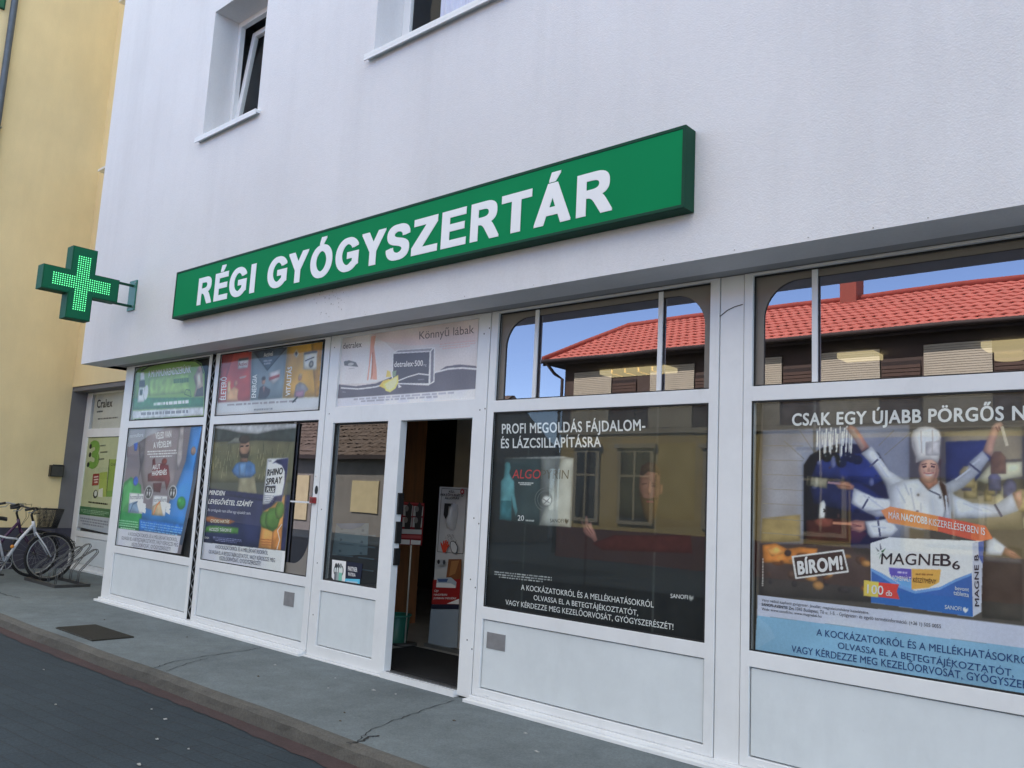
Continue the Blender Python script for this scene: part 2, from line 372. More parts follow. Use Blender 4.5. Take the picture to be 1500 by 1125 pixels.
# ================================================================== the pharmacy
WY, SY, XL, XR = 4.29, 4.70, -11.25, 4.0
SOF = 3.046; TOP = 11.2
ph = thing('pharmacy_building', 'white rendered building with a shopfront of white aluminium frames under its overhang', 'building')
win1 = rect(-8.645, -7.525, 5.415, 6.96); win2 = rect(-5.65, -4.02, 5.415, 6.96)
g = MB(); g.plate([rect(XL, XR, SOF, TOP), win1, win2], WY, 0.30, WHITE_STUCCO)
g.box(XL, XL + 0.3, WY + 0.3, 14, SOF + .002, TOP, WHITE_STUCCO); g.box(XR - .3, XR, WY + .3, 14, 0, TOP, WHITE_STUCCO)
g.box(XL + .3, XR - .3, 13.7, 14, 0, TOP, WHITE_STUCCO)
wall = g.build('wall', ph)
SOFM = surf('soffit_shaded', (0.40, 0.40, 0.41), 0.9, var=0.08, vscale=1.5, bump=0.2, bscale=90)  # the wall's white stucco, greyed: the overhang's shade is in the colour
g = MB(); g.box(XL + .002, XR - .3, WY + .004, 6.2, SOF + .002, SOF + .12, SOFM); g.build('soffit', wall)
ROOFM = surf('roof_dark', (0.12, 0.06, 0.045), 0.8)
g = MB(); g.box(XL - .2, XR + .2, WY - .3, 14.3, TOP, TOP + .25, ROOFM); g.build('roof', ph)
# floor between the storeys and shop interior
INW = surf('interior_wall', (0.10, 0.075, 0.06), 0.8, var=0.2); FLOOR = surf('interior_floor', (0.36, 0.35, 0.33), 0.4, var=0.2, vscale=5)
g = MB(); g.box(-10.8, 0.5, 9.5, 9.6, WZ, 3.2, INW); g.box(-10.86, -10.8, SY + .1, 9.6, WZ, 3.04, INW); g.box(0.5, .6, SY + .1, 9.6, WZ, 3.04, INW)
g.build('interior_wall', ph)
g = MB(); g.box(-10.8, 0.5, SY + .07, 9.5, 0.05, 0.13, FLOOR); g.build('floor', ph)
CEIL = surf('ceiling', (0.45, 0.43, 0.40), 0.8); g = MB(); g.box(-10.8, .5, 6.2, 9.5, 3.05, 3.15, CEIL); g.build('ceiling', ph)
LAMP = emit('lamp_warm', (1.0, 0.80, 0.42), .36)
for k in range(5):
    g = MB(); g.box(-5.32 + k * .17, -5.17 + k * .17, 7.42, 7.66, 3.0, 3.048, LAMP); g.build('ceiling_light', ph)
for x0, x1, y0, y1 in ((-2.76, -2.44, 7.5, 7.75), (-1.6, -.7, 7.5, 7.75)):
    g = MB(); g.box(x0, x1, y0, y1, 3.0, 3.048, LAMP); g.build('ceiling_light', ph)
g = MB(); g.tube([(-1.5, 8.03, 2.98), (-1.5, 8.03, 3.045)], .11, LAMP, 20); g.build('ceiling_light', ph)
WOOD = surf('wood_brown', (0.42, 0.18, 0.075), 0.5, var=0.3, vscale=2.5, stretch=(6, 6, 0.6)); CREAM = surf('cream_column', (0.55, 0.49, 0.40), 0.7)
g = MB(); g.box(-7.75, -7.42, 6.55, 6.75, .13, 3.04, WOOD); g.box(-7.42, -7.36, 6.5, 6.8, .13, 3.04, WOOD); g.build('wood_panel', ph)
g = MB(); g.box(-6.66, -6.36, 6.6, 6.9, .13, 3.04, CREAM); g.box(-6.36, -5.6, 6.68, 6.85, .13, 3.04, CREAM); g.box(-6.368, -6.352, 6.59, 6.68, .13, 3.04, WOOD); g.build('column', ph)

# ---- upper windows
CURT = surf('curtain_lilac', (0.66, 0.68, 0.85), 0.8, var=0.15, vscale=6, stretch=(14, 14, .6)); ROOM = surf('room_dark', (0.13, 0.13, 0.14), 0.9)
def pane(parent, x0, x1, z0, z1, y, m, name='pane'):
    g = MB(); g.add([(x0, y, z0), (x1, y, z0), (x1, y, z1), (x0, y, z1)], [(0, 1, 2, 3)], m)
    g.add([(x0, y + .005, z0), (x1, y + .005, z0), (x1, y + .005, z1), (x0, y + .005, z1)], [(3, 2, 1, 0)], CLEAR)
    g.add([(x0, y, z0), (x0, y + .005, z0), (x0, y + .005, z1), (x0, y, z1)], [(0, 1, 2, 3)], CLEAR)
    g.add([(x1, y, z0), (x1, y + .005, z0), (x1, y + .005, z1), (x1, y, z1)], [(0, 1, 2, 3)], CLEAR)
    return g.build(name, parent)
def upper_window(x0, x1, z0, z1, mull, label=None):
    fy = WY + .285
    loops = [rect(x0 - .02, x1 + .02, z0, z1 + .02)]
    cells = [(x0 + .055, x1 - .055)] if not mull else [(x0 + .055, mull - .04), (mull + .04, x1 - .055)]
    for a, b in cells: loops.append(rect(a, b, z0 + .06, z1 - .06))
    g = MB(); g.plate(loops, fy + .016, .06, PVC, .004); w = g.build('upper_window', ph)
    g = MB(); g.plate([rect(x0 - .06, x1 + .06, z0 - .02, z0 + .012)], WY - .06, .36, PVC, .003)
    g.plate([rect(x0 - .06, x1 + .06, z0 - .045, z0 - .0205)], WY - .06, .012, PVC); g.build('sill', w)
    g = MB(); g.box(x0 - .3, x1 + .3, fy + 1.4, fy + 1.45, z0 - .2, z1 + .2, ROOM); g.box(x0 - .32, x0 - .3, fy + .08, fy + 1.4, z0 - .2, z1 + .2, ROOM); g.box(x1 + .3, x1 + .32, fy + .08, fy + 1.4, z0 - .2, z1 + .2, ROOM)
    g.box(x0 - .3, x1 + .3, fy + .08, fy + 1.4, z0 - .22, z0 - .2, ROOM); g.box(x0 - .3, x1 + .3, fy + .08, fy + 1.4, z1 + .2, z1 + .22, ROOM); g.build('room', w)
    return w, cells, fy
w, cells, fy = upper_window(-8.645, -7.525, 5.415, 6.96, None)
# the sash is tipped inwards at its top
a, b = cells[0]; g = MB(); g.plate([rect(a - .005, b + .005, 5.48, 6.9), rect(a + .07, b - .07, 5.55, 6.83)], fy + .02, .05, PVC, .004)
s = g.build('sash', w)
tilt = Matrix.Translation((0, fy + .045, 5.48)) @ Matrix.Rotation(R(-6), 4, 'X') @ Matrix.Translation((0, -fy - .045, -5.48))
p_ = pane(w, a + .06, b - .06, 5.54, 6.84, fy + .04, GLASS)
s.data.transform(tilt); p_.data.transform(tilt)
w, cells, fy = upper_window(-5.65, -4.02, 5.415, 6.96, -4.45)
for a, b in cells:
    g = MB(); g.plate([rect(a - .004, b + .004, 5.478, 6.9), rect(a + .05, b - .05, 5.53, 6.85)], fy + .008, .04, PVC, .004); g.build('sash', w)
    pane(w, a + .05, b - .05, 5.53, 6.85, fy + .03, GLASS)
g = MB(); cv = []
for i in range(140):
    x = -5.24 + i * .009; cv += [(x, fy + .10 + .022 * math.sin(i * .55) + .012 * math.sin(i * .21), 5.42), (x, fy + .10 + .022 * math.sin(i * .55 + .3), 6.95)]
g.add(cv, [(2 * i, 2 * i + 2, 2 * i + 3, 2 * i + 1) for i in range(139)], CURT, True); g.build('curtain', w)

# ---- shopfront
def panel_with_round(x0, x1, z0, z1, top, m=.055, r=.22, mt=.05, ex=0.0, both=True):
    """inner board whose opening has two big rounded corners (at the top or at the bottom)"""
    if top:
        lp = [(x0 + m, z0 - .01), (x1 - m, z0 - .01)] + [(x1 - m - r + r * math.cos(R(t)), z1 - mt - r + r * math.sin(R(t))) for t in range(0, 91, 9)] + [(x0 + m + r + r * math.cos(R(t)), z1 - mt - r + r * math.sin(R(t))) for t in range(90, 181, 9)]
    else:
        lp = [(x1 - m, z1 + .01), (x0 + m, z1 + .01)] + [(x0 + m + r + r * math.cos(R(t)), z0 + mt + r + r * math.sin(R(t))) for t in range(180, 271, 9)] + [(x1 - m - r + r * math.cos(R(t)), z0 + mt + r + r * math.sin(R(t))) for t in range(270, 361, 9)]
    return [rect(x0 - .02, x1 + .02, z0 - .03, z1 + .03), lp]
Z_GT, Z_GB, Z_LT, Z_LB, Z_PT, Z_PB = 3.025, 2.337, 2.247, .793, .702, .207
FB = 0.150
def unit(xl, xr, gl, gr, mirror_low, vent=None, bars=(), vdark=False):
    g = MB(); g.plate([rect(xl, xr, FB, SOF - .002), rect(gl, gr, Z_GB, Z_GT), rect(gl, gr, Z_LB, Z_LT), rect(gl, gr, Z_PB, Z_PT)], SY, .07, PVC, .004)
    # glazing beads
    for z0, z1, dy in ((Z_GB, Z_GT, .022 if mirror_low == 'up' else .003), (Z_LB, Z_LT, .003)):
        g.plate([rect(gl - .003, gr + .003, z0 - .003, z1 + .003), rect(gl + .010, gr - .010, z0 + .010, z1 - .010)], SY + dy, .005, SEAM)
    w = g.build('shop_window', ph)
    g = MB(); g.plate([rect(gl + .007, gr - .007, Z_PB + .007, Z_PT - .007)], SY + .014, .02, PANEL, .003)
    g.plate([rect(gl - .003, gr + .003, Z_PB - .003, Z_PT + .003)], SY + .04, .01, SEAM); g.build('kick_panel', w)
    if vent:
        g = MB(); g.plate([rect(*vent)], SY + .008, .007, VENT, .002); g.build('vent_plate', w)
    for bx in bars:
        g = MB(); g.plate([rect(bx - .017, bx + .017, Z_GB + .002, Z_GT - .002)], SY + .024, .012, PVC, .002); g.build('glazing_bar', w)
    return w
# second frame from the left and so on: (outer left, outer right, glass left, glass right)
u1 = unit(-10.80, -8.695, -10.612, -8.755, False)
u2 = unit(-8.608, -6.512, -8.525, -6.599, True, vent=(-6.93, -6.77, .50, .63))
u4 = unit(-4.425, -2.465, -4.355, -2.530, 'up', vent=(-4.31, -4.13, .50, .615), bars=[p[0] for p in [(-3.983,2.740),(-2.909,2.771)]])
u5 = unit(-2.297, -.34, -2.242, -.40, 'up', bars=[p[0] for p in [(-1.868,2.759)]])
# glass
for w, a, b in ((u1, -10.612, -8.755), (u2, -8.525, -6.599), (u4, -4.355, -2.530), (u5, -2.242, -.40)):
    up = w in (u4, u5)
    if up:
        g = MB(); g.plate(panel_with_round(a, b, Z_GB, Z_GT, True), SY + .040, .008, BEIGE); g.build('inner_panel', w)
        pane(w, a - .01, b + .01, Z_GB - .01, Z_GT + .01, SY + .051, MIRROR)
    else:
        pane(w, a - .01, b + .01, Z_GB - .01, Z_GT + .01, SY + .010, GLASS)
    if w is u2:
        pane(w, a - .01, -7.03, Z_LB - .01, Z_LT + .01, SY + .010, GLASS); pane(w, -7.03, b + .01, Z_LB - .01, Z_LT + .01, SY + .052, MIRROR)
        g = MB(); g.plate([[(-7.0, Z_LB - .02), (b + .02, Z_LB - .02), (b + .02, Z_LT + .02), (b - .05, Z_LT + .02)] + [(b - .05 - .24 + .24 * math.cos(R(t)), Z_LB + .10 + .30 + .30 * math.sin(R(t))) for t in range(0, -91, -9)] + [(-7.0, Z_LB + .10)]], SY + .043, .006, BEIGE); g.build('inner_panel', w)
        g = MB(); g.plate([rect(-7.028, -7.008, Z_LB + .002, Z_LT - .002)], SY + .026, .012, PVC, .002); g.build('glazing_bar', w)
        g = MB(); g.plate([rect(-7.006, b - .004, 1.462, 1.478)], SY + .027, .01, PVC, .002); g.build('glazing_bar', w)
    else:
        pane(w, a - .01, b + .01, Z_LB - .01, Z_LT + .01, SY + .010, STREET_GLASS if up else GLASS)
# backing boards behind the papered windows keep daylight out of the display boxes
BACK = surf('backing_board', (0.05, 0.05, 0.05), 0.8)
def backing(w, a, b, z0, z1, y=SY + .085):
    g = MB(); g.plate([rect(a - .015, b + .015, z0 - .015, z1 + .015)], y, .012, BACK); return g.build('backing_board', w)
backing(u1, -10.612, -8.755, Z_GB, Z_GT); backing(u1, -10.612, -8.755, Z_LB, Z_LT); backing(u2, -8.525, -6.599, Z_GB, Z_GT); backing(u2, -8.525, -7.0, Z_LB, Z_LT)
backing(u4, -4.355, -2.53, Z_LB, Z_LT); backing(u5, -2.242, -.40, Z_LB, Z_LT)
# posts between the frames
g = MB(); g.plate([rect(-2.460, -2.302, .11, SOF - .002)], SY + .006, .06, PVC, .004); g.build('post_cover', ph)
for a_, b_c in ((-2.47, -2.29), (-4.445, -4.36), (-6.56, -6.46)): g = MB(); g.box(a_, b_c, SY + .077, SY + .12, .1, SOF - .003, SEAM); g.build('post_core', ph)
# plain rendered wall right of the last window
g = MB(); g.box(-.335, XR - .3, SY, SY + .3, 0, SOF - .002, WHITE_STUCCO); g.build('side_wall', ph)
g = MB(); g.box(-10.86, -10.802, SY + .01, 5.62, .11, SOF - .002, PVC); g.box(-11.295, -10.862, 5.60, 5.72, .0, SOF - .002, PVC); g.build('side_cheek', ph)  # second box is unseen, added to stop sun leaking through the gap
# doorway frame with a fixed light on its left
g = MB()
DL, DR, DB, DT = -6.357, -4.564, 2.36, 3.013
g.plate([[(-6.500, .118), (-5.424, .118), (-5.424, 2.21), (-4.578, 2.21), (-4.578, .118), (-4.435, .118), (-4.435, SOF - .002), (-6.500, SOF - .002)], rect(DL, DR, DB, DT), rect(-6.370, -5.592, .790, 2.21), rect(-6.370, -5.592, .217, .6955)], SY, .075, PVC, .004)
g.plate([rect(-6.373, -5.589, .787, 2.213), rect(-6.357, -5.605, .803, 2.197)], SY + .022, .016, SEAM)
door = g.build('door_frame', ph)
pane(door, -6.38, -5.58, .78, 2.22, SY + .042, glass_mat('door_glass', 0.8, (0.6, 0.62, 0.62), minimum=0.17))
g = MB(); g.plate([rect(-6.363, -5.599, .224, .6885)], SY + .014, .02, PANEL, .003); g.plate([rect(-6.373, -5.589, .214, .6985)], SY + .04, .01, SEAM); g.build('kick_panel', door)
g = MB(); g.plate([rect(DL - .01, DR + .01, DB - .01, DT + .01)], SY + .03, .02, PANEL); g.build('transom_panel', door)
for z0, z1 in ((1.42, 1.60), (1.18, 1.36), (1.0, 1.14)):
    g = MB(); g.box(-5.424, -5.405, SY + .02, SY + .078, z0, z1, BLACKM); g.build('latch_plate', door)
g = MB(); g.box(-5.424, -4.578, SY - .035, SY + .08, .105, .150, PVC); g.box(-5.40, -4.60, SY + .0, SY + .03, .150, .156, STEEL); g.box(-5.40, -4.60, SY + .045, SY + .06, .150, .158, DKSTEEL); g.build('threshold', door)
# door leaf swung open into the shop, hinged on the right
g = MB(); zz = lambda y0, y1, z0, z1: g.box(-4.600, -4.555, y0, y1, z0, z1, PVC)
zz(4.79, 4.88, .16, 2.18); zz(5.52, 5.61, .16, 2.18); zz(4.88, 5.52, .16, .26); zz(4.88, 5.52, .70, .79); zz(4.88, 5.52, 2.09, 2.18); dl = g.build('door_leaf', ph)
g = MB(); g.box(-4.581, -4.575, 4.88, 5.52, .79, 2.09, GLASS); g.build('pane', dl)
g = MB(); g.box(-4.588, -4.568, 4.88, 5.52, .26, .70, PANEL); g.build('kick_panel', dl)
g = MB(); g.tube([(-4.605, 5.54, 1.0), (-4.65, 5.54, 1.0), (-4.65, 5.54, 1.2), (-4.605, 5.54, 1.2)], .012, STEEL); g.build('handle', dl)
# sill profile under the frames: two steps
for a, b in ((-10.84, -6.512), (-4.425, -.34)):
    g = MB(); g.plate([rect(a, b, .128, .149)], SY - .03, .10, PVC, .003); g.plate([rect(a - .02, b, .090, .1275)], SY - .075, .14, PVC, .004); g.build('base_sill', ph)
g = MB(); g.plate([rect(-6.52, -5.43, .085, .117)], SY - .03, .09, PVC, .003); g.build('base_sill', ph)
# folded scissor gate in the slot between the first two frames
g = MB(); g.box(-8.695, -8.608, SY + .10, SY + .12, .15, SOF - .003, SEAM); g.box(-8.694, -8.688, SY + .006, SY + .10, .15, SOF - .003, SEAM); g.box(-8.615, -8.609, SY + .006, SY + .10, .15, SOF - .003, SEAM)  # black boxes line the slot, added to make it read dark
n = 40; x0, x1 = -8.684, -8.620
for k in range(n):
    za = .17 + k * 2.84 / n; zb = za + 2.84 / n
    p, q = ((x0, x1) if k % 2 else (x1, x0))
    jx = random.uniform(-.006, .006)
    g.tube([(p + jx, SY + .012, za), (q, SY + .012, zb)], .0065, STEEL, 5); g.tube([(q + jx, SY + .03, za), (p, SY + .03, zb)], .005, DKSTEEL, 5)
g.build('scissor_gate', ph)
for x in (-8.45, -6.75, -4.28, -2.62, -2.16, -10.5, -8.9):
    g = MB(); g.plate([rect(x - .022, x + .022, .166, .178)], SY - .005, .006, PVC, .002); g.build('drain_cap', ph)
for x in (-4.445, -4.50, -6.44):
    for z in (.5, .95, 1.42, 2.28, 2.9):
        g = MB(); g.plate([ellipse(x, z + .03 * math.sin(x * 50 + z), .006, .006, 8)], SY - .0015, .002, DKSTEEL); g.build('screw', ph)
wr = [p for p in [(-2.462,2.794),(-2.413,2.827),(-2.364,2.844),(-2.309,2.853)]]
g = MB(); g.tube([(p[0], SY + .0035, p[1]) for p in wr], .0028, SEAM, 5); g.build('loose_wire', ph)
STN = surf('wall_stain', (.33, .32, .30), .9, var=.2); g = MB(); r_ = random.Random(12)
for k in range(46):
    x = -6.05 + r_.gauss(0, .13); z = 3.26 + r_.gauss(0, .09); s_ = r_.uniform(.002, .006)
    if 3.08 < z < 3.5: g.flat(ellipse(x, z, s_, s_ * r_.uniform(.7, 2.2), 6), WY - .0012 - .00002 * k, STN)
for k in range(24):
    x = r_.uniform(-11, 0); z = 3.05 + abs(r_.gauss(0, .02)); s_ = r_.uniform(.002, .005); g.flat(ellipse(x, z + .006, s_, s_, 6), WY - .0022 - .00002 * k, STN)
st = g.build('wall_stain', ph); st['kind'] = 'stuff'
seat(ph)

# ================================================================== yellow building on the left
yb = thing('yellow_building', 'yellow rendered building that meets the white one at the left, dark plinth and grey drainpipe', 'building')
PX_, YF, YC = -15.0, 5.63, 5.89
g = MB()
g.box(PX_ - .3, PX_, 3.1, YF + .26, .76, 13, YELLOW)
g.plate([[(PX_, 3.125), (-11.0, 3.125), (-11.0, 13), (PX_, 13)]], YF, .3, YELLOW)
g.box(PX_ - 14, PX_ - .3, 3.1, 3.4, .76, 13, YELLOW); g.box(PX_ - 14, PX_ - 13.7, 3.4, 14, 0, 13, YELLOW); g.box(-11.9, -11.3, YF, YF + .3, .1, 3.125, YELLOW)
yw = g.build('wall', yb)
g = MB(); g.box(PX_ - .32, PX_ + .02, 3.08, YF + .005, 0, .757, PLINTH); g.box(PX_ - 14, PX_ - .32, 3.08, 3.38, 0, .757, PLINTH); g.build('plinth', yb)
g = MB(); g.box(PX_ - .3, PX_ + .003, YF + .006, YC + .1, .757, 3.123, GREYJAMB); g.box(PX_ - .3, PX_ + .003, YF + .006, YC + .1, 0, .755, PLINTH); g.box(PX_ + .004, -11.9, YF + .02, YC + .1, 3.05, 3.122, GREYJAMB); g.build('reveal', yb)
g = MB(); g.box(PX_ - 14.2, PX_ + .3, 2.9, 14, 13, 13.25, ROOFM); g.build('roof', yb)
for z in (6.89, 10.05):
    g = MB(); g.box(-14.62, -13.4, YF - .004, YF + .08, z + .02, z + 1.4, surf('window_dark', (.04, .045, .05), .15)); w = g.build('window', yb)
    g = MB(); g.plate([rect(-14.72, -13.3, z - .03, z + .01)], YF - .13, .2, PVC, .003); g.build('sill', w)
    g = MB(); g.plate([rect(-14.66, -13.38, z + .02, z + 1.42), rect(-14.6, -13.44, z + .08, z + 1.36)], YF - .012, .03, PVC, .003); g.build('frame', w)
g = MB(); g.tube([(PX_ + .075, 3.965, .05 + i * .7) for i in range(18)], .052, PIPE, 12); pipe = g.build('drainpipe', yb)
for z in (7.15, 4.0, 9.6):
    g = MB(); g.tube([(PX_ + .075 + .06 * math.cos(R(t)), 3.965 + .06 * math.sin(R(t)), z) for t in range(0, 360, 30)], .014, STEEL, 6, closed=True); g.box(PX_, PX_ + .03, 3.955, 3.975, z - .012, z + .012, STEEL); g.build('pipe_clamp', pipe)
# its side shop window in the recess
cw = []
g = MB(); g.plate([rect(PX_ + .006, -11.92, .105, 3.048)] + [l for a, b in ((-14.80, -13.05), (-12.93, -12.05)) for l in (rect(a, b, 2.43, 3.02), rect(a, b, .73, 2.29), rect(a, b, .21, .64))], YC, .07, PVC, .004)
w = g.build('shop_window', yb)
for a, b in ((-14.80, -13.05), (-12.93, -12.05)):
    g = MB(); g.plate([rect(a + .006, b - .006, .216, .634)], YC + .014, .02, PANEL, .003); g.plate([rect(a - .003, b + .003, .207, .643)], YC + .04, .01, SEAM); g.build('kick_panel', w)
    pane(w, a - .01, b + .01, 2.42, 3.03, YC + .010, GLASS); pane(w, a - .01, b + .01, .72, 2.30, YC + .010, GLASS)
    g = MB(); g.plate([rect(a - .02, b + .02, .71, 3.03)], YC + .08, .012, BACK); g.build('backing_board', w)
g = MB(); g.plate([rect(PX_ + .01, -11.93, .095, .135)], YC - .04, .1, PVC, .003); g.build('base_sill', w)
seat(yb)

# small dark box on the yellow wall, beside the recess
g = MB(); g.box(PX_ + .001, PX_ + .09, 5.42, 5.625, 1.60, 1.79, BLACKM); bx = g.build('wall_box')
tag(bx, 'small black metal box fixed to the yellow wall above the bicycle basket', 'wall box')
g = MB(); g.box(PX_ + .0905, PX_ + .094, 5.435, 5.61, 1.615, 1.775, DKSTEEL); g.tube([(PX_ + .092, 5.44, 1.795), (PX_ + .092, 5.61, 1.795)], .008, DKSTEEL); g.build('lid', bx); seat(bx)
# green sign whose edge shows behind the drainpipe
g = MB(); g.box(PX_ + .001, PX_ + .04, 3.3, 3.83, 9.16, 9.8, surf('green_board', (.01, .11, .05), .4)); gs = g.build('green_sign')
tag(gs, 'dark green sign board on the yellow wall behind the top of the drainpipe', 'sign')
g = MB(); g.box(PX_ + .0, PX_ + .045, 3.28, 3.3, 9.14, 9.82, GREEN_DK); g.box(PX_, PX_ + .045, 3.83, 3.85, 9.14, 9.82, GREEN_DK); g.box(PX_, PX_ + .045, 3.3, 3.83, 9.14, 9.16, GREEN_DK); g.box(PX_, PX_ + .045, 3.3, 3.83, 9.8, 9.82, GREEN_DK); g.build('edge_trim', gs); seat(gs)

# ================================================================== long green fascia sign
def bez(p0, p1, p2, p3, n=7): return [tuple(((1 - t) ** 3) * a + 3 * t * (1 - t) ** 2 * b + 3 * t * t * (1 - t) * c + t ** 3 * d for a, b, c, d in zip(p0, p1, p2, p3)) for t in [k / n for k in range(1, n + 1)]]
def arc(cx, cy, rx, ry, a0, a1, n=16): return [(cx + rx * math.cos(R(a0 + (a1 - a0) * k / n)), cy + ry * math.sin(R(a0 + (a1 - a0) * k / n))) for k in range(n + 1)]
def s_stroke():
    c = [(.745, .70)] + bez((.745, .70), (.74, .86), (.60, .925), (.415, .925)) + bez((.415, .925), (.22, .925), (.125, .83), (.125, .725)) + bez((.125, .725), (.125, .575), (.30, .545), (.42, .515)) + bez((.42, .515), (.60, .47), (.735, .43), (.735, .285)) + bez((.735, .285), (.735, .15), (.60, .075), (.42, .075)) + bez((.42, .075), (.23, .075), (.11, .16), (.095, .325))
    L_, R_ = [], []
    for i, p in enumerate(c):
        a = c[max(0, i - 1)]; b = c[min(len(c) - 1, i + 1)]; dx, dy = b[0] - a[0], b[1] - a[1]; l = math.hypot(dx, dy)
        hw = .088 + .022 * abs(dy) / l; L_.append((p[0] - dy / l * hw, p[1] + dx / l * hw)); R_.append((p[0] + dy / l * hw, p[1] - dx / l * hw))
    return L_ + R_[::-1]
GL = {
 'R': ([[(0, 0), (0, 1), (.47, 1)] + bez((.47, 1), (.74, 1), (.85, .89), (.85, .715)) + bez((.85, .715), (.85, .57), (.76, .475), (.61, .45)) + bez((.61, .45), (.69, .40), (.73, .34), (.79, .245)) + [(.94, 0), (.69, 0), (.52, .26)] + bez((.52, .26), (.43, .40), (.38, .418), (.27, .418)) + [(.205, .418), (.205, 0)],
        [(.205, .578), (.37, .578)] + bez((.37, .578), (.56, .578), (.635, .60), (.635, .705)) + bez((.635, .705), (.635, .82), (.55, .832), (.39, .832)) + [(.205, .832)]], .94),
 'E': ([[(0, 0), (0, 1), (.74, 1), (.74, .832), (.205, .832), (.205, .61), (.70, .61), (.70, .442), (.205, .442), (.205, .168), (.765, .168), (.765, 0)]], .765),
 'G': ([arc(.5, .5, .50, .52, 29, 316, 30) + [(.955, .17), (.955, .555), (.515, .555), (.515, .385), (.745, .385), (.745, .262)] + arc(.5, .5, .285, .352, 306, 44, 26)[0:] + [(.72, .70)]], .955),
 'I': ([[(0, 0), (0, 1), (.205, 1), (.205, 0)]], .205),
 'Y': ([[(0, 1), (.24, 1), (.468, .615), (.70, 1), (.935, 1), (.57, .415), (.57, 0), (.365, 0), (.365, .415)]], .935),
 'O': ([arc(.5, .5, .50, .522, 0, 354, 40), arc(.5, .5, .285, .352, 0, 354, 36)], 1.0),
 'S': ([s_stroke()], .84),
 'Z': ([[(0, 0), (0, .185), (.50, .83), (.055, .83), (.055, 1), (.775, 1), (.775, .845), (.262, .17), (.795, .17), (.795, 0)]], .795),
 'T': ([[(0, 1), (.81, 1), (.81, .83), (.508, .83), (.508, 0), (.302, 0), (.302, .83), (0, .83)]], .81),
 'A': ([[(0, 0), (.39, 1), (.61, 1), (1.02, 0), (.795, 0), (.708, .225), (.298, .225), (.218, 0)], [(.368, .395), (.64, .395), (.505, .76)]], 1.02),
}
FX0, FX1, FZ1, FY, BYK = [(-8.655,3.619)][0][0], -2.424, [(-2.419,3.854)][0][1], 4.172, 4.288
FZ0 = [(-8.625,3.339)][0][1]
sg = thing('fascia_sign', 'long green lightbox sign with two words in large white capitals on the white wall', 'sign')
g = MB(); g.plate([rect(FX0, FX1, FZ0, FZ1)], FY + .006, BYK - FY - .006, GREEN_DK, .004)
g.plate([rect(FX0, FX1, FZ0, FZ1), rect(FX0 + .022, FX1 - .022, FZ0 + .022, FZ1 - .022)], FY - .004, .012, GREEN_DK, .003); g.build('box', sg)
g = MB(); g.plate([rect(FX0 + .022, FX1 - .022, FZ0 + .022, FZ1 - .022)], FY, .006, GREEN); g.build('face', sg)
ext = [(-8.144,3.432),(-7.853,3.424),(-7.807,3.430),(-7.546,3.426),(-7.522,3.590),(-7.206,3.546),(-7.141,3.430),(-7.053,3.705),(-6.845,3.496),(-6.525,3.452),(-6.511,3.728),(-6.201,3.714),(-6.166,3.548),(-5.849,3.500),(-5.801,3.492),(-5.486,3.445),(-5.455,3.718),(-5.146,3.716),(-5.133,3.524),(-4.857,3.478)]
ext2 = [(-4.827,3.429),(-4.535,3.422),(-4.496,3.425),(-4.232,3.422),(-4.190,3.424),(-3.905,3.417),(-3.889,3.711),(-3.609,3.710),(-3.584,3.423),(-3.268,3.426),(-3.224,3.423),(-2.938,3.424)]
base_z = sum(p[1] for p in [(-4.496,3.425),(-4.190,3.424),(-3.791,3.423),(-3.584,3.423),(-3.224,3.423)]) / 5
cap_z = sum(p[1] for p in [(-4.491,3.714),(-4.188,3.713),(-3.889,3.711),(-3.223,3.711)]) / 4
HL = cap_z - base_z
word = 'RÉGIGYÓGYSZERTÁR'
spans = [(ext[2 * i][0], ext[2 * i + 1][0]) for i in range(10)] + [(ext2[2 * i][0], ext2[2 * i + 1][0]) for i in range(6)]
for ch, (xa, xb) in zip(word, spans):
    base = {'É': 'E', 'Ó': 'O', 'Á': 'A'}.get(ch, ch); loops, w_ = GL[base]; sx = (xb - xa) / w_
    lp = [[(xa + u * sx, base_z + v * HL) for u, v in l] for l in loops]
    if ch != base:
        c = xa + w_ * sx * .5; s_ = HL
        lp.append([(c - .10 * s_, base_z + 1.06 * s_), (c + .03 * s_, base_z + 1.06 * s_), (c + .20 * s_, base_z + 1.27 * s_), (c - .02 * s_, base_z + 1.27 * s_)])
    g = MB(); bx_, bz_ = .034, .018; wl_ = (xb - xa)
    for k, (dx, dz) in enumerate(((-1, -1), (1, -1), (1, 1), (-1, 1))):   # heavy strokes: four shifted outlines
        sh = [[(xa + wl_ * bx_ / w_ + (x - xa) * (1 - 2 * bx_ / w_) + dx * bx_ * sx, base_z + HL * bz_ + (z - base_z) * (1 - 2 * bz_) + dz * bz_ * HL) for x, z in l] for l in lp]
        g.plate(sh, FY - .003 - .00015 * k, .0025, SIGNWHITE)
    g.build('letter', sg)
seat(sg)

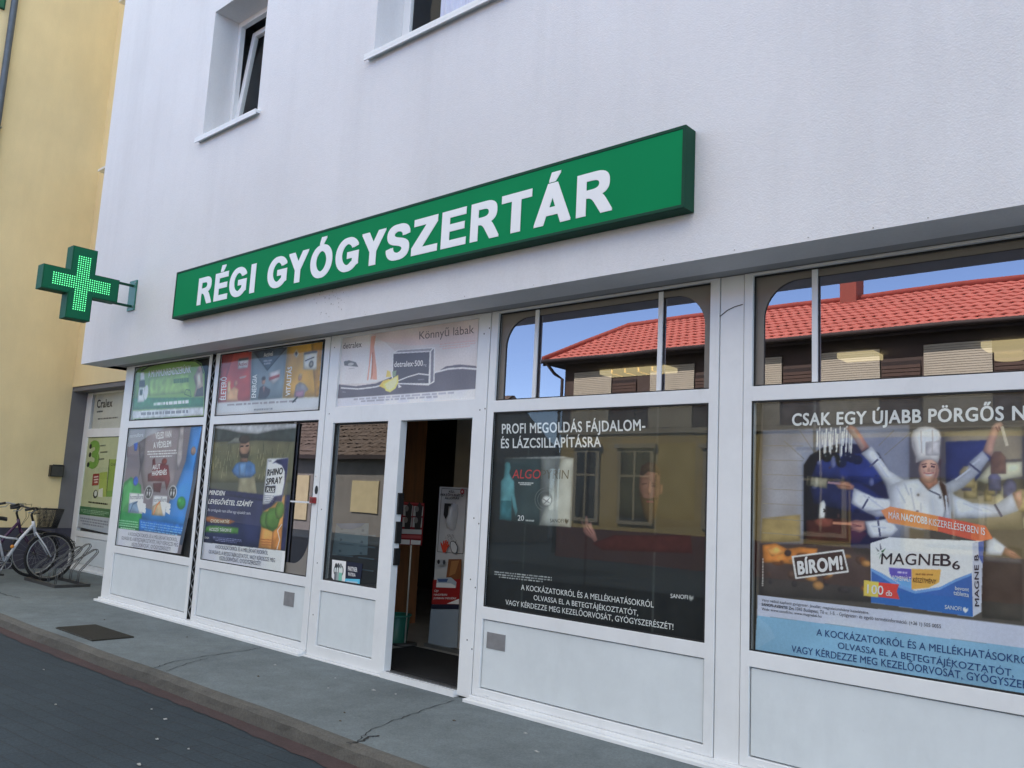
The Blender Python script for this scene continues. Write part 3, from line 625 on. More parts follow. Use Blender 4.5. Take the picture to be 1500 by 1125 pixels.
# ================================================================== green LED cross on its bracket
cr = thing('pharmacy_cross', 'green pharmacy cross with lit dots on a bracket at the corner of the wall', 'cross sign')
CX = -9.85; cz, cy = 3.775, 3.66; a_, h_, t_ = .135, .415, .17
def crossp(a, h, dz=0): return [(-a, -h), (a, -h), (a, -a), (h, -a), (h, a), (a, a), (a, h), (-a, h), (-a, a), (-h, a), (-h, -a), (-a, -a)]
def xz_to_yz(me, x):     # a board made in the XZ plane turned to face +X
    for v in me.vertices: u, y, w = v.co; v.co = (x - y, u + cy, w + cz)
    return me
CB = surf('cross_green', (.010, .10, .05), .6, var=.1, spec=.15); CF = surf('cross_face', (.008, .125, .06), .55, var=.1, spec=.15)
g = MB(); g.mesh(xz_to_yz(plate([crossp(a_, h_)], 0, t_, .004), CX), CB); g.build('body', cr)
g = MB(); g.mesh(xz_to_yz(plate([crossp(a_ - .012, h_ - .012)], 0, .003), CX + .0035), CF); g.build('face', cr)
LED = emit('led_green', (.14, 1.0, .36), .42)
g = MB(); p_ = .0244
for i in range(-13, 13):
    for j in range(-13, 13):
        y, z = (i + .5) * p_, (j + .5) * p_
        if abs(y) < 3 * p_ or abs(z) < 3 * p_:
            g.add([(CX + .006, cy + y + .0068 * math.cos(R(t)), cz + z + .0068 * math.sin(R(t))) for t in range(0, 360, 60)], [tuple(range(6))], LED)
g.build('led_dots', cr)
for z in (3.90, 3.65):
    g = MB(); g.box(CX - .11, CX - .075, cy + h_, 4.2715, z - .012, z + .012, GREEN_DK); g.build('bracket_arm', cr)
g = MB(); g.box(CX - .19, CX - .01, 4.272, 4.2885, 3.60, 3.965, surf('bracket_green', (.02, .15, .10), .4)); wp = g.build('wall_plate', cr)
for x in (CX - .165, CX - .035):
    for z in (3.64, 3.93): g = MB(); g.tube([(x, 4.268, z), (x, 4.2718, z)], .01, STEEL, 8); g.build('bolt', wp)
seat(cr)

# ================================================================== rack and bicycles
def arcp(c, r, a0, a1, n, fn): return [fn(c[0] + r * math.cos(R(a0 + (a1 - a0) * k / n)), c[1] + r * math.sin(R(a0 + (a1 - a0) * k / n))) for k in range(n + 1)]
RACK = surf('rack_steel', (.14, .145, .15), .45, metal=.5, var=.2)
rk = thing('bike_rack', 'low steel bicycle rack with slanting wheel loops on the pavement', 'bike rack')
g = MB()
for y0, y1 in ((4.68, 4.73), (5.10, 5.15)): g.box(-13.36, -12.24, y0, y1, WZ + .001, WZ + .04, DKSTEEL)
for x0 in (-13.36, -12.29): g.box(x0, x0 + .05, 4.731, 5.099, WZ + .001, WZ + .04, DKSTEEL)
g.build('base_frame', rk)
for x in (-12.36, -12.62, -12.92, -13.2):
    hi = .0 if x in (-12.36, -12.92) else .06
    for dx in (0, .055):
        g = MB(); X = x - dx
        P = [(X, 4.74, WZ + .03), (X, 4.75, .28), (X, 4.80, .34), (X, 5.20, .60 + hi), (X, 5.245, .605 + hi), (X, 5.26, .57 + hi), (X, 5.235, .53 + hi), (X, 5.06, .33), (X, 5.035, .29), (X, 5.03, WZ + .03)]
        g.tube(P, .0065, RACK, 6); g.build('wheel_loop', rk)
seat(rk)

BWHITE = surf('frame_white', (.62, .64, .68), .25, var=.05); BPURP = surf('frame_purple', (.06, .02, .07), .3, var=.1); RIM = surf('rim_alloy', (.5, .5, .5), .35, metal=.8, var=.1); ORANGE = surf('reflector_orange', (.75, .28, .03), .3)
def bike(name, label, X, ya, frame, basket, bar_h, seed, lean=0.0):
    """a bicycle pointing at the facade (+Y); front axle at (X, ya)"""
    b = thing(name, label, 'bicycle', 'bicycles parked at the rack'); zc = WZ + .345; rr = .315
    yr = ya - 1.04
    for y in (ya, yr):
        g = MB(); g.tube(arcp((y, zc), .325, 0, 360 - 10, 35, lambda p, q: (X, p, q)), .02, RUBBER, 8, closed=True); wh = g.build('wheel', b)
        g = MB(); g.tube(arcp((y, zc), .298, 0, 350, 35, lambda p, q: (X, p, q)), .009, RIM, 6, closed=True); g.build('rim', wh)
        g = MB()
        for k in range(18):
            t = k * 20 + 4; s_ = .02 if k % 2 else -.02
            g.tube([(X + s_, y + .018 * math.cos(R(t + 40)), zc + .018 * math.sin(R(t + 40))), (X, y + .296 * math.cos(R(t)), zc + .296 * math.sin(R(t)))], .0013, STEEL, 3)
        g.build('spokes', wh)
        g = MB(); g.tube([(X - .05, y, zc), (X + .05, y, zc)], .02, DKSTEEL, 8); g.build('hub', wh)
    for y in (ya, yr):   # mudguards
        g = MB(); A = (20, 150) if y == ya else (10, 185)
        a = arcp((y, zc), .362, A[0], A[1], 16, lambda p, q: (X - .028, p, q)); c = arcp((y, zc), .362, A[0], A[1], 16, lambda p, q: (X + .028, p, q))
        g.add(a + c, [(k, k + 1, 17 + k + 1, 17 + k) for k in range(16)], BLACKM, True); g.build('mudguard', b)
    hd_t, hd_b = (X, ya - .28, .955), (X, ya - .235, .80)
    bb = (X, ya - .585, .375); st = (X, ya - .72, .80)
    g = MB()
    g.tube([hd_t, hd_b], .022, frame, 10)
    g.tube([(X, ya - .27, .90), (X, ya - .42, .70), bb], .021, frame, 10)
    g.tube([(X, ya - .43, .70), (X, ya - .60, .72), (X, ya - .705, .75)], .015, frame, 8)
    g.tube([bb, st, (X, ya - .735, .85)], .018, frame, 8)
    for s_ in (-.055, .055):
        g.tube([(X + s_ * .3, ya - .60, .372), (X + s_, yr, zc)], .009, frame, 6); g.tube([(X + s_ * .3, ya - .715, .78), (X + s_, yr, zc)], .008, frame, 6)
    g.build('frame', b)
    g = MB()
    for s_ in (-.055, .055): g.tube([(X + s_ * .5, ya - .232, .80), (X + s_, ya - .215, .76), (X + s_, ya - .09, .60), (X + s_, ya, zc)], .014, frame, 8, r2=.009)
    g.build('fork', b)
    g = MB(); g.tube([hd_t, (X, ya - .31, 1.04), (X, ya - .30, bar_h - .06), (X, ya - .27, bar_h - .02)], .016, BLACKM, 8); g.build('stem', b)
    g = MB(); g.tube([(X - .29, ya - .45, bar_h), (X - .26, ya - .36, bar_h + .02), (X - .14, ya - .28, bar_h), (X, ya - .265, bar_h - .02), (X + .14, ya - .28, bar_h), (X + .26, ya - .36, bar_h + .02), (X + .29, ya - .45, bar_h)], .012, STEEL if seed else BLACKM, 8); hb = g.build('handlebar', b)
    for s_ in (-.285, .285):
        g = MB(); g.tube([(X + s_ * .94, ya - .385, bar_h + .016), (X + s_, ya - .43, bar_h + .004), (X + s_ * 1.03, ya - .50, bar_h - .01)], .019, BLACKM, 8); g.build('grip', hb)
        g = MB(); g.tube([(X + s_ * .9, ya - .35, bar_h), (X + s_ * .92, ya - .38, bar_h - .04), (X + s_ * 1.0, ya - .46, bar_h - .05)], .006, STEEL, 5); g.build('brake_lever', hb)
    g = MB()
    for s_ in (-.2, .2): g.tube([(X + s_, ya - .33, bar_h), (X + s_ * .6, ya - .16, bar_h + .02), (X + s_ * .2, ya - .16, .98), (X, ya - .24, .83)], .0035, BLACKM, 4)
    g.build('cable', b)
    g = MB(); g.tube([(X + .025, bb[1] + .09 * math.cos(R(t)), bb[2] + .09 * math.sin(R(t))) for t in range(0, 360, 20)], .006, STEEL, 5, closed=True)
    for t in range(0, 360, 72): g.tube([(X + .025, bb[1], bb[2]), (X + .025, bb[1] + .088 * math.cos(R(t)), bb[2] + .088 * math.sin(R(t)))], .006, STEEL, 4)
    g.tube([(X + .035, bb[1], bb[2]), (X + .06, bb[1] - .07, bb[2] - .15)], .011, STEEL, 6); g.tube([(X - .035, bb[1], bb[2]), (X - .06, bb[1] + .07, bb[2] + .15)], .011, STEEL, 6); ck = g.build('crank', b)
    for s_, dy, dz in ((.06, -.07, -.15), (-.06, .07, .15)):
        g = MB(); g.box(X + s_ + (0 if s_ > 0 else -.09), X + s_ + (.09 if s_ > 0 else 0), bb[1] + dy - .04, bb[1] + dy + .04, bb[2] + dz - .012, bb[2] + dz + .012, BLACKM); g.build('pedal', ck)
    g = MB(); g.box(X + .026, X + .030, yr, bb[1], bb[2] + .08, bb[2] + .086, DKSTEEL); g.box(X + .026, X + .030, yr, bb[1], zc - .086, zc - .08, DKSTEEL); g.build('chain', b)
    g = MB(); g.tube([(X, ya - .735, .85), (X, ya - .75, .97)], .013, STEEL, 8); g.build('seat_post', b)
    g = MB(); sv = []
    for k, (yy, wd, zz_) in enumerate(((-.90, .085, .99), (-.84, .10, 1.0), (-.76, .07, .99), (-.68, .03, .985), (-.62, .02, .975))):
        for t in range(8): sv.append((X + wd * math.cos(R(t * 45)), ya + yy, zz_ + .028 * math.sin(R(t * 45))))
    g.add(sv, [(k * 8 + t, k * 8 + (t + 1) % 8, (k + 1) * 8 + (t + 1) % 8, (k + 1) * 8 + t) for k in range(4) for t in range(8)] + [tuple(range(8)), tuple(range(39, 31, -1))], BLACKM, True); g.build('saddle', b)
    g = MB(); g.tube([(X + .03, ya - .52, .60), (X + .045, ya - .52, .60)], .025, ORANGE, 10); g.build('reflector', b)
    if basket:
        # wire mesh basket: hoops and uprights, a rim and a floor
        g = MB(); y0, y1, zt, zb = ya - .20, ya + .10, 1.13, .86; wx = .165
        def ring(f, m=.0):
            s_ = .72 + .28 * f; z = zb + (zt - zb) * f; yy0 = y0 + .03 * (1 - f); yy1 = y1 - .06 * (1 - f); w_ = wx * s_
            return [(X - w_, yy0, z), (X + w_, yy0, z), (X + w_ * 1.0, (yy0 + yy1) / 2, z), (X + w_ * .8, yy1 - .03, z), (X + w_ * .4, yy1, z), (X - w_ * .4, yy1, z), (X - w_ * .8, yy1 - .03, z), (X - w_, (yy0 + yy1) / 2, z)]
        for k in range(15): g.tube(ring(k / 14), .0036 if 0 < k < 14 else .007, BLACKM, 4, closed=True)
        def along(rg, n):
            out = []
            for i in range(len(rg)):
                a = Vector(rg[i]); c = Vector(rg[(i + 1) % len(rg)])
                for k in range(n): out.append(a.lerp(c, k / n))
            return out
        A, B_ = along(ring(0), 7), along(ring(1), 7)
        for p, q in zip(A, B_): g.tube([p, q], .0032, BLACKM, 4)
        for k in range(1, 9):
            x = X - wx * .72 + wx * 1.44 * k / 9; g.tube([(x, y0 + .03, zb), (x, y1 - .07, zb)], .0016, BLACKM, 4)
        g.tube([(X - .1, y0 - .02, 1.08), (X, y0 - .08, 1.05), (X + .1, y0 - .02, 1.08)], .006, BLACKM, 5)
        g.build('basket', b)
    seat(b)
    return b
bike('bicycle', 'white bicycle with a black wire basket, front wheel in the rack', -13.13, 4.90, BWHITE, True, 1.13, 0)
bike('bicycle', 'dark purple bicycle without a basket, standing behind the white one', -13.72, 4.90, BPURP, False, 1.16, 1)

# square grate let into the pavement
gr = MB(); gr.plate([rect(-.43, .43, -.195, .195)], 0, .012, surf('grate_iron', (.03, .027, .02), .7, var=.4, vscale=14, bump=.6, bscale=120), .002)
o = gr.build('floor_grate')
for v in o.data.vertices: v.co = (v.co.x - 8.55, v.co.z + 3.685, WZ + .012 - v.co.y)
tag(o, 'black rectangular grate set into the grey pavement near the kerb', 'grate')
gb = MB()
for k in range(40):
    x = -8.97 + k * .0215; gb.box(x, x + .008, 3.50, 3.87, WZ + .0125, WZ + .016, surf('grate_bar', (.045, .04, .03), .7))
gb.build('bars', o); seat(o)

# scraps of litter
SCR = [surf('scrap_white', (.34, .35, .35), .8), surf('scrap_brown', (.09, .07, .05), .8)]
spots = [(-6.3, 4.25, 0), (-5.6, 4.35, 0), (-5.1, 4.33, 0), (-5.35, 4.1, 0), (-4.9, 4.38, 0), (-3.6, 4.35, 0), (-3.3, 4.1, 0), (-4.7, 3.75, 1), (-4.55, 3.6, 1), (-7.9, 4.3, 1), (-6.0, 3.9, 1), (-9.3, 4.1, 1), (-4.1, 4.2, 1), (-7.6, 2.9, 0), (-5.9, 3.0, 0), (-5.6, 2.95, 0), (-6.4, 2.55, 0), (-5.2, 2.7, 0), (-4.9, 2.75, 0), (-6.5, 2.1, 0), (-4.8, 2.4, 0)]
for k, (x, y, c) in enumerate(spots):
    r_ = random.Random(k); s_ = r_.uniform(.006, .013); z = (WZ if y > KY else .004) + .001
    pts = [(x + s_ * r_.uniform(.6, 1.4) * math.cos(R(t)) * 1.5, y + s_ * r_.uniform(.5, 1.2) * math.sin(R(t)), z + (.002 if t % 120 else .006)) for t in range(0, 360, 60)]
    g = MB(); g.add(pts + [(p[0], p[1], z) for p in pts], [tuple(range(6))] + [(i, (i + 1) % 6, 6 + (i + 1) % 6, 6 + i) for i in range(6)], SCR[c])
    o = g.build('litter_scrap'); seat(o)
    nm = ('white paper scrap', 'brown leaf scrap')[c] + (' on the grey pavement' if y > KY else ' on the dark road')
    tag(o, nm + ', one of several tiny bits', 'litter', nm.split(',')[0].replace(' scrap', ' scraps') )
# grey alarm tag and doorbell beside the doorway
bell = MB(); q = [(-6.597,1.467),(-6.532,1.523)]
bell.box(q[0][0], q[1][0], SY - .03, SY - .0005, q[0][1], q[1][1], surf('bell_red', (.30, .02, .025), .35)); bo = bell.build('door_alarm')
tag(bo, 'small dark red box on the white post left of the doorway', 'alarm')
g = MB(); g.box(q[0][0] + .008, q[1][0] - .008, SY - .034, SY - .0305, q[0][1] + .01, q[1][1] - .01, surf('bell_face', (.16, .012, .015), .25)); g.build('lens', bo); seat(bo)
g = MB(); q = [(-6.572,1.689),(-6.532,1.740),(-6.559,1.563),(-6.524,1.617)]
g.flat(rect(q[0][0], q[1][0], q[0][1], q[1][1]), SY - .002, pr(230, 230, 230)); g.flat(rect(q[2][0], q[3][0], q[2][1], q[3][1]), SY - .002, pr(230, 230, 230))
g.flat(rect(q[0][0] + .004, q[1][0] - .03, q[0][1] + .02, q[1][1] - .02), SY - .003, pr(40, 40, 40)); g.flat(ellipse((q[2][0] + q[3][0]) / 2, (q[2][1] + q[3][1]) / 2, .025, .04), SY - .003, pr(25, 25, 25))
st_ = g.build('post_sticker'); tag(st_, 'tiny black and white stickers on the white post above the red box', 'sticker'); seat(st_)

# ================================================================== posters and notices
import numpy as np
def box_blur(a, r):
    """three box passes along both axes: close to a gaussian"""
    r = int(max(1, r))
    for _ in range(3):
        for ax in (0, 1):
            p = np.pad(a, [(r + 1, r) if k == ax else (0, 0) for k in (0, 1)], mode='edge'); c = np.cumsum(p, axis=ax)
            n = a.shape[ax]; a = (np.take(c, range(2 * r + 1, 2 * r + 1 + n), axis=ax) - np.take(c, range(0, n), axis=ax)) / (2 * r + 1)
    return a
def inside(pts, X, Z):
    m = np.zeros(X.shape, bool); n = len(pts)
    for i in range(n):
        x0, z0 = pts[i]; x1, z1 = pts[(i + 1) % n]
        if z0 == z1: continue
        m ^= ((z0 > Z) != (z1 > Z)) & (X < (x1 - x0) * (Z - z0) / (z1 - z0) + x0)
    return m
PHOTO = None
def photo_mat():
    """paper printed with a photograph: the ink colours lie on the sheet's own grid of points"""
    global PHOTO
    if PHOTO is None:
        PHOTO, nt, b = new_mat('printed_photograph'); at = node(nt, 'ShaderNodeAttribute', _attribute_name='ink')
        nz = node(nt, 'ShaderNodeTexNoise', Scale=60.0, Detail=4.0, Roughness=0.7); r = node(nt, 'ShaderNodeMapRange'); r.inputs[1].default_value = .3; r.inputs[2].default_value = .7; r.inputs[3].default_value = .93; r.inputs[4].default_value = 1.07
        tc = node(nt, 'ShaderNodeTexCoord'); nt.links.new(tc.outputs['Object'], nz.inputs['Vector']); nt.links.new(nz.outputs[0], r.inputs[0])
        vm = node(nt, 'ShaderNodeVectorMath', _operation='SCALE'); nt.links.new(at.outputs['Color'], vm.inputs[0]); nt.links.new(r.outputs[0], vm.inputs['Scale'])
        nt.links.new(vm.outputs[0], b.inputs['Base Color']); b.inputs['Roughness'].default_value = 0.45; b.inputs['Specular IOR Level'].default_value = 0.3
    return PHOTO
class Poster:
    def __init__(s, label, cat, y, sheet, pts, name='poster', thick=.0012):
        s.y = y; s.n = 0; s.photo = False; s.round = True; s.ops = []; s.pts = pts; s.step = .005; s.base = None; s.gain = 1.5
        g = MB(); g.plate([pts], y, thick, sheet); s.o = tag(g.build(name), label, cat); s.art = MB(); s.txt = MB()
    def ly(s): s.n += 1; return s.y - .0008 - (.00002 if s.photo else .00025) * s.n
    def put(s, c, pts, rnd):
        if s.photo: s.ops.append((c, [tuple(p) for p in pts], rnd and s.round))
        else: s.art.flat(pts, s.ly(), pr(*c))
        return s
    def poly(s, c, pts): return s.put(c, pts, True)
    def ell(s, c, p, rx, rz, n=20): return s.put(c, ellipse(p[0], p[1], rx, rz, n), True)
    def line(s, c, pts, w):
        y = s.ly()
        for a, b in zip(pts, pts[1:]):
            d = Vector(b) - Vector(a); q = Vector((-d.y, d.x)).normalized() * w / 2
            r = [(a[0] + q.x, a[1] + q.y), (a[0] - q.x, a[1] - q.y), (b[0] - q.x, b[1] - q.y), (b[0] + q.x, b[1] + q.y)]
            if s.photo: s.ops.append((c, r, False))
            else: s.art.flat(r, y, pr(*c))
        return s
    def text(s, c, body, p, bold=0.0, gap=1.0, ref=None):
        text_to(s.txt, body, p[0], p[1], p[2], s.ly(), pr(*c), bold, gap, ref); return s
    def micro(s, c, p, rows=1, h=.4):
        """print too fine to read: rows of word-length dashes between p0 and p1, row pitch given by p2"""
        y = s.ly(); m = pr(*c); r_ = random.Random(int(p[0][0] * 977)); a, b = Vector(p[0]), Vector(p[1]); dz = Vector(p[2]) - a
        for k in range(rows):
            t = 0.0 if k < rows - 1 else .08; e = 1.0 if k < rows - 1 else .85
            while t < e:
                w = r_.uniform(.02, .09); u = min(t + w, e)
                q0 = a.lerp(b, t) - dz * k; q1 = a.lerp(b, u) - dz * k
                d = [q0[:], q1[:], (q1 + dz * h)[:], (q0 + dz * h)[:]]; t = u + .014
                if s.photo: s.ops.append((c, d, False))
                else: s.art.flat(d, y, m)
        return s
    def develop(s):
        """the printed photograph: its shapes laid down softly, one over the other, on a fine grid of ink points"""
        h = s.step; xs = [p[0] for p in s.pts]; zs = [p[1] for p in s.pts]; x0, z0 = min(xs), min(zs)
        nx, nz = int((max(xs) - x0) / h) + 2, int((max(zs) - z0) / h) + 2
        X, Z = np.meshgrid(x0 + np.arange(nx) * h, z0 + np.arange(nz) * h)
        img = np.zeros((nz, nx, 3)); img[:] = s.base; rs = np.random.RandomState(len(s.ops))
        for c, pts, rnd in s.ops:
            px = [p[0] for p in pts]; pz = [p[1] for p in pts]; pad = 10
            i0, i1 = max(0, int((min(px) - x0) / h) - pad), min(nx, int((max(px) - x0) / h) + pad + 2); j0, j1 = max(0, int((min(pz) - z0) / h) - pad), min(nz, int((max(pz) - z0) / h) + pad + 2)
            if i1 - i0 < 2 or j1 - j0 < 2: continue
            xx, zz = X[j0:j1, i0:i1], Z[j0:j1, i0:i1]; q = h / 4
            m = sum(inside(pts, xx + dx, zz + dz).astype(float) for dx in (-q, q) for dz in (-q, q)) / 4
            col = np.array(c, float) / 255
            if rnd:
                r = min(max(2, int(min(i1 - i0, j1 - j0) * .07)), 9); B = box_blur(m, r)
                sh = np.roll(B, r, 1) - np.roll(B, -r, 1); sv = np.roll(B, -r, 0) - np.roll(B, r, 0)
                f = .80 + .24 * np.clip((B - .5) * 2, 0, 1) + .16 * sh - .14 * sv
                lo = box_blur(rs.rand(j1 - j0, i1 - i0), max(2, r)); lo = (lo - lo.mean()) / (lo.std() + 1e-6); f = f * (1 + .055 * np.clip(lo, -2, 2))
                m = box_blur(m, 1) * .6 + m * .4
            else: f = np.ones(m.shape)
            sub = img[j0:j1, i0:i1]; img[j0:j1, i0:i1] = sub * (1 - m[..., None]) + np.clip(col * f[..., None], 0, .96) * m[..., None]
        lo = box_blur(rs.rand(nz, nx), 14); lo = np.clip((lo - lo.mean()) / lo.std(), -1.5, 1.5); img = np.clip(img * (1 + .03 * lo[..., None]), 0, 1)
        lin_ = np.where(img <= .04045, img / 12.92, ((img + .055) / 1.055) ** 2.4) * s.gain
        keep = inside(s.pts, X, Z); idx = np.arange(nx * nz).reshape(nz, nx)
        k = keep[:-1, :-1] & keep[1:, :-1] & keep[:-1, 1:] & keep[1:, 1:]
        quads = np.stack([idx[:-1, :-1][k], idx[:-1, 1:][k], idx[1:, 1:][k], idx[1:, :-1][k]], 1)
        co = np.stack([X.ravel(), np.full(nx * nz, s.y - .0005), Z.ravel()], 1)
        used = np.unique(quads); mp = np.zeros(nx * nz, int); mp[used] = np.arange(len(used))
        me = bpy.data.meshes.new('picture'); me.from_pydata(co[used].tolist(), [], mp[quads].tolist()); me.materials.append(photo_mat())
        at = me.attributes.new('ink', 'FLOAT_COLOR', 'POINT'); rgba = np.ones((len(used), 4), np.float32); rgba[:, :3] = np.clip(lin_.reshape(-1, 3)[used], 0, .85); at.data.foreach_set('color', rgba.ravel())
        me.update(); link(bpy.data.objects.new('picture', me), s.o)
    def done(s):
        if s.ops: s.develop()
        if s.art.v: s.art.build('small_print' if s.ops else 'picture', s.o)
        if s.txt.v: s.txt.build('lettering', s.o)
        return seat(s.o)

# ---- green poster in the first upper pane
zo = [(-10.572,2.360),(-8.801,2.352),(-8.797,2.369),(-8.875,2.849),(-8.966,2.958),(-9.119,3.015),(-9.569,3.056),(-10.280,3.044),(-10.525,3.010),(-10.669,2.943)]
P = Poster('green poster with a pale bottle, in the upper pane above the grey-blue poster', 'poster', 4.722, pr(112, 146, 62), zo)
P.photo = True; P.step = 0.007; P.base = (112 / 255, 146 / 255, 62 / 255)
P.poly((134, 165, 78), [(-10.236,2.858),(-9.233,2.871),(-9.184,2.633),(-10.186,2.642)])
P.poly((92, 128, 48), [(-10.669,2.943),(-10.525,3.010),(-10.399,3.015),(-10.338,2.620),(-10.596,2.631)])
P.poly((46, 104, 66), [(-10.604,2.631),(-8.836,2.563),(-8.825,2.454),(-10.584,2.478)])
P.poly((178, 178, 184), [(-10.590,2.467),(-8.821,2.454),(-8.801,2.352),(-10.572,2.360)])
P.micro((110, 110, 118), [(-10.463,2.404),(-8.923,2.394),(-10.474,2.449)], 1, .8)
P.line((30, 34, 30), [(-10.473,2.971),(-10.274,3.016),(-9.953,3.036),(-9.564,3.035),(-9.116,3.002),(-8.978,2.945),(-8.894,2.841)], .02)
P.text((226, 228, 206), 'A MI IMMUNRENDSZERÜNK', [(-10.253,2.874),(-9.189,2.869),(-10.272,2.957)], .02)
P.micro((60, 96, 34), [(-9.619,2.762),(-9.138,2.757),(-9.632,2.822)], 1, .9)
P.micro((214, 226, 214), [(-10.114,2.512),(-8.999,2.510),(-10.125,2.559)], 1, .8)
P.poly((222, 224, 224), [(-10.481,2.951),(-10.383,2.949),(-10.350,2.845),(-10.468,2.844)])
P.poly((34, 36, 34), [(-10.485,2.845),(-10.341,2.844),(-10.312,2.757),(-10.482,2.762)]).poly((205, 208, 205), [(-10.482,2.762),(-10.312,2.757),(-10.292,2.569),(-10.477,2.569)]).poly((40, 60, 44), [(-10.445,2.732),(-10.364,2.728),(-10.364,2.658),(-10.441,2.661)])
P.ell((212, 216, 212), (-10.274,2.685), 0.0630, 0.0980)
P.poly((150, 128, 108), [(-9.024,2.930),(-8.941,2.903),(-8.889,2.743),(-8.839,2.581),(-9.066,2.580),(-9.040,2.697),(-9.113,2.810)]).poly((196, 178, 160), [(-9.063,2.843),(-8.974,2.855),(-8.917,2.709),(-9.004,2.660)]).poly((70, 62, 58), [(-9.012,2.660),(-8.878,2.689),(-8.842,2.578),(-9.030,2.579)]).ell((178, 140, 116), (-8.996,2.896), 0.0430, 0.0330)
P.line((52, 78, 34), [(-9.265,2.673),(-9.290,2.620),(-9.120,2.583),(-9.168,2.661),(-9.265,2.673)], .01)
P.done()
# ---- red, grey and yellow poster
P = Poster('poster with red, grey and yellow fields and upright words in an upper pane', 'poster', 4.722, pr(182, 182, 186), [(-8.547,2.337),(-6.653,2.321),(-6.664,3.007),(-8.555,3.027)])
P.photo = True; P.step = 0.007; P.base = (182 / 255, 182 / 255, 186 / 255)
P.poly((158, 58, 46), [(-8.555,3.027),(-7.920,3.021),(-7.860,2.487),(-8.529,2.488)]).poly((134, 40, 34), [(-8.555,3.027),(-8.279,3.024),(-8.389,2.749),(-8.524,2.636)])
P.poly((104, 114, 122), [(-7.920,3.021),(-7.260,3.013),(-7.267,2.485),(-7.860,2.487)]).poly((60, 70, 84), [(-7.914,3.020),(-7.249,3.012),(-7.588,2.789)]).line((30, 34, 44), [(-7.842,2.981),(-7.588,2.789),(-7.275,3.000)], .012)
P.poly((176, 134, 48), [(-7.260,3.013),(-6.664,3.007),(-6.651,2.473),(-7.267,2.485)]).poly((152, 110, 34), [(-6.853,3.008),(-6.664,3.007),(-6.651,2.473),(-6.716,2.476)])
P.text((228, 226, 224), 'ÉLETERŐ', [(-8.356,2.515),(-8.383,2.769),(-8.459,2.516)], .02).text((228, 226, 224), 'ENERGIA', [(-7.757,2.512),(-7.775,2.757),(-7.840,2.513)], .02).text((228, 226, 224), 'VITALITÁS', [(-7.138,2.504),(-7.147,2.798),(-7.213,2.506)], .02)
P.poly((188, 182, 178), [(-8.178,2.950),(-7.969,2.951),(-7.969,2.844),(-8.165,2.844)]).poly((60, 54, 54), [(-8.172,2.953),(-7.969,2.954),(-7.971,2.931),(-8.168,2.929)]).text((150, 50, 44), 'Actival', [(-8.158,2.870),(-7.985,2.870),(-8.164,2.908)], .02).poly((210, 190, 180), [(-8.124,2.750),(-7.966,2.760),(-8.011,2.737),(-8.102,2.732)])
P.poly((176, 170, 172), [(-7.556,2.764),(-7.352,2.786),(-7.347,2.687),(-7.456,2.636),(-7.548,2.683)]).poly((160, 60, 54), [(-7.542,2.712),(-7.355,2.735),(-7.356,2.707),(-7.536,2.679)]).text((210, 212, 216), 'Actival', [(-7.675,2.935),(-7.510,2.939),(-7.682,2.979)], .02).micro((150, 150, 160), [(-7.679,2.883),(-7.518,2.881),(-7.683,2.913)], 2, .6)
P.poly((206, 202, 190), [(-6.965,2.921),(-6.741,2.928),(-6.730,2.739),(-6.951,2.756)]).poly((66, 62, 58), [(-6.960,2.927),(-6.741,2.931),(-6.743,2.910),(-6.957,2.905)]).ell((44, 44, 48), (-6.824,2.800), 0.0380, 0.0340).ell((190, 186, 170), (-6.824,2.800), 0.0230, 0.0210).line((60, 60, 60), [(-6.932,2.841),(-6.783,2.867)], .012)
P.poly((212, 206, 190), [(-7.100,2.970),(-7.043,2.924),(-7.085,2.881),(-7.145,2.926)]).poly((40, 40, 44), [(-7.098,2.951),(-7.064,2.923),(-7.087,2.900),(-7.120,2.924)])
# the little printed people
P.poly((186, 140, 96), [(-8.343,2.497),(-8.354,2.661),(-8.297,2.665),(-8.264,2.623),(-8.207,2.653),(-8.112,2.615),(-8.122,2.532),(-8.097,2.491)]).ell((178, 122, 84), (-8.321,2.690), 0.0360, 0.0350).ell((170, 116, 84), (-8.181,2.686), 0.0350, 0.0310).poly((214, 180, 130), [(-8.344,2.712),(-8.298,2.706),(-8.290,2.590),(-8.325,2.575)])
P.poly((54, 40, 44), [(-7.714,2.498),(-7.703,2.611),(-7.638,2.636),(-7.571,2.610),(-7.499,2.584),(-7.508,2.537),(-7.569,2.495)]).ell((166, 118, 92), (-7.640,2.680), 0.0350, 0.0360).ell((44, 30, 26), (-7.644,2.708), 0.0380, 0.0200).poly((200, 196, 196), [(-7.648,2.624),(-7.607,2.622),(-7.614,2.558)]).poly((150, 50, 44), [(-7.635,2.617),(-7.615,2.616),(-7.614,2.558)])
P.poly((128, 124, 130), [(-7.074,2.489),(-7.055,2.605),(-6.991,2.636),(-6.899,2.606),(-6.830,2.551),(-6.887,2.523),(-6.896,2.481)]).ell((176, 128, 96), (-6.995,2.679), 0.0320, 0.0340).ell((190, 160, 110), (-6.990,2.700), 0.0310, 0.0190).poly((150, 110, 130), [(-7.056,2.543),(-6.906,2.548),(-6.907,2.481),(-7.053,2.485)])
P.micro((130, 122, 126), [(-8.446,2.447),(-6.773,2.436),(-8.451,2.471)], 1, .8).micro((110, 110, 116), [(-7.805,2.378),(-7.354,2.375),(-7.809,2.401)], 1, .7)
P.line((30, 32, 32), [(-7.006,2.486),(-7.087,2.434)], .02)
P.done()
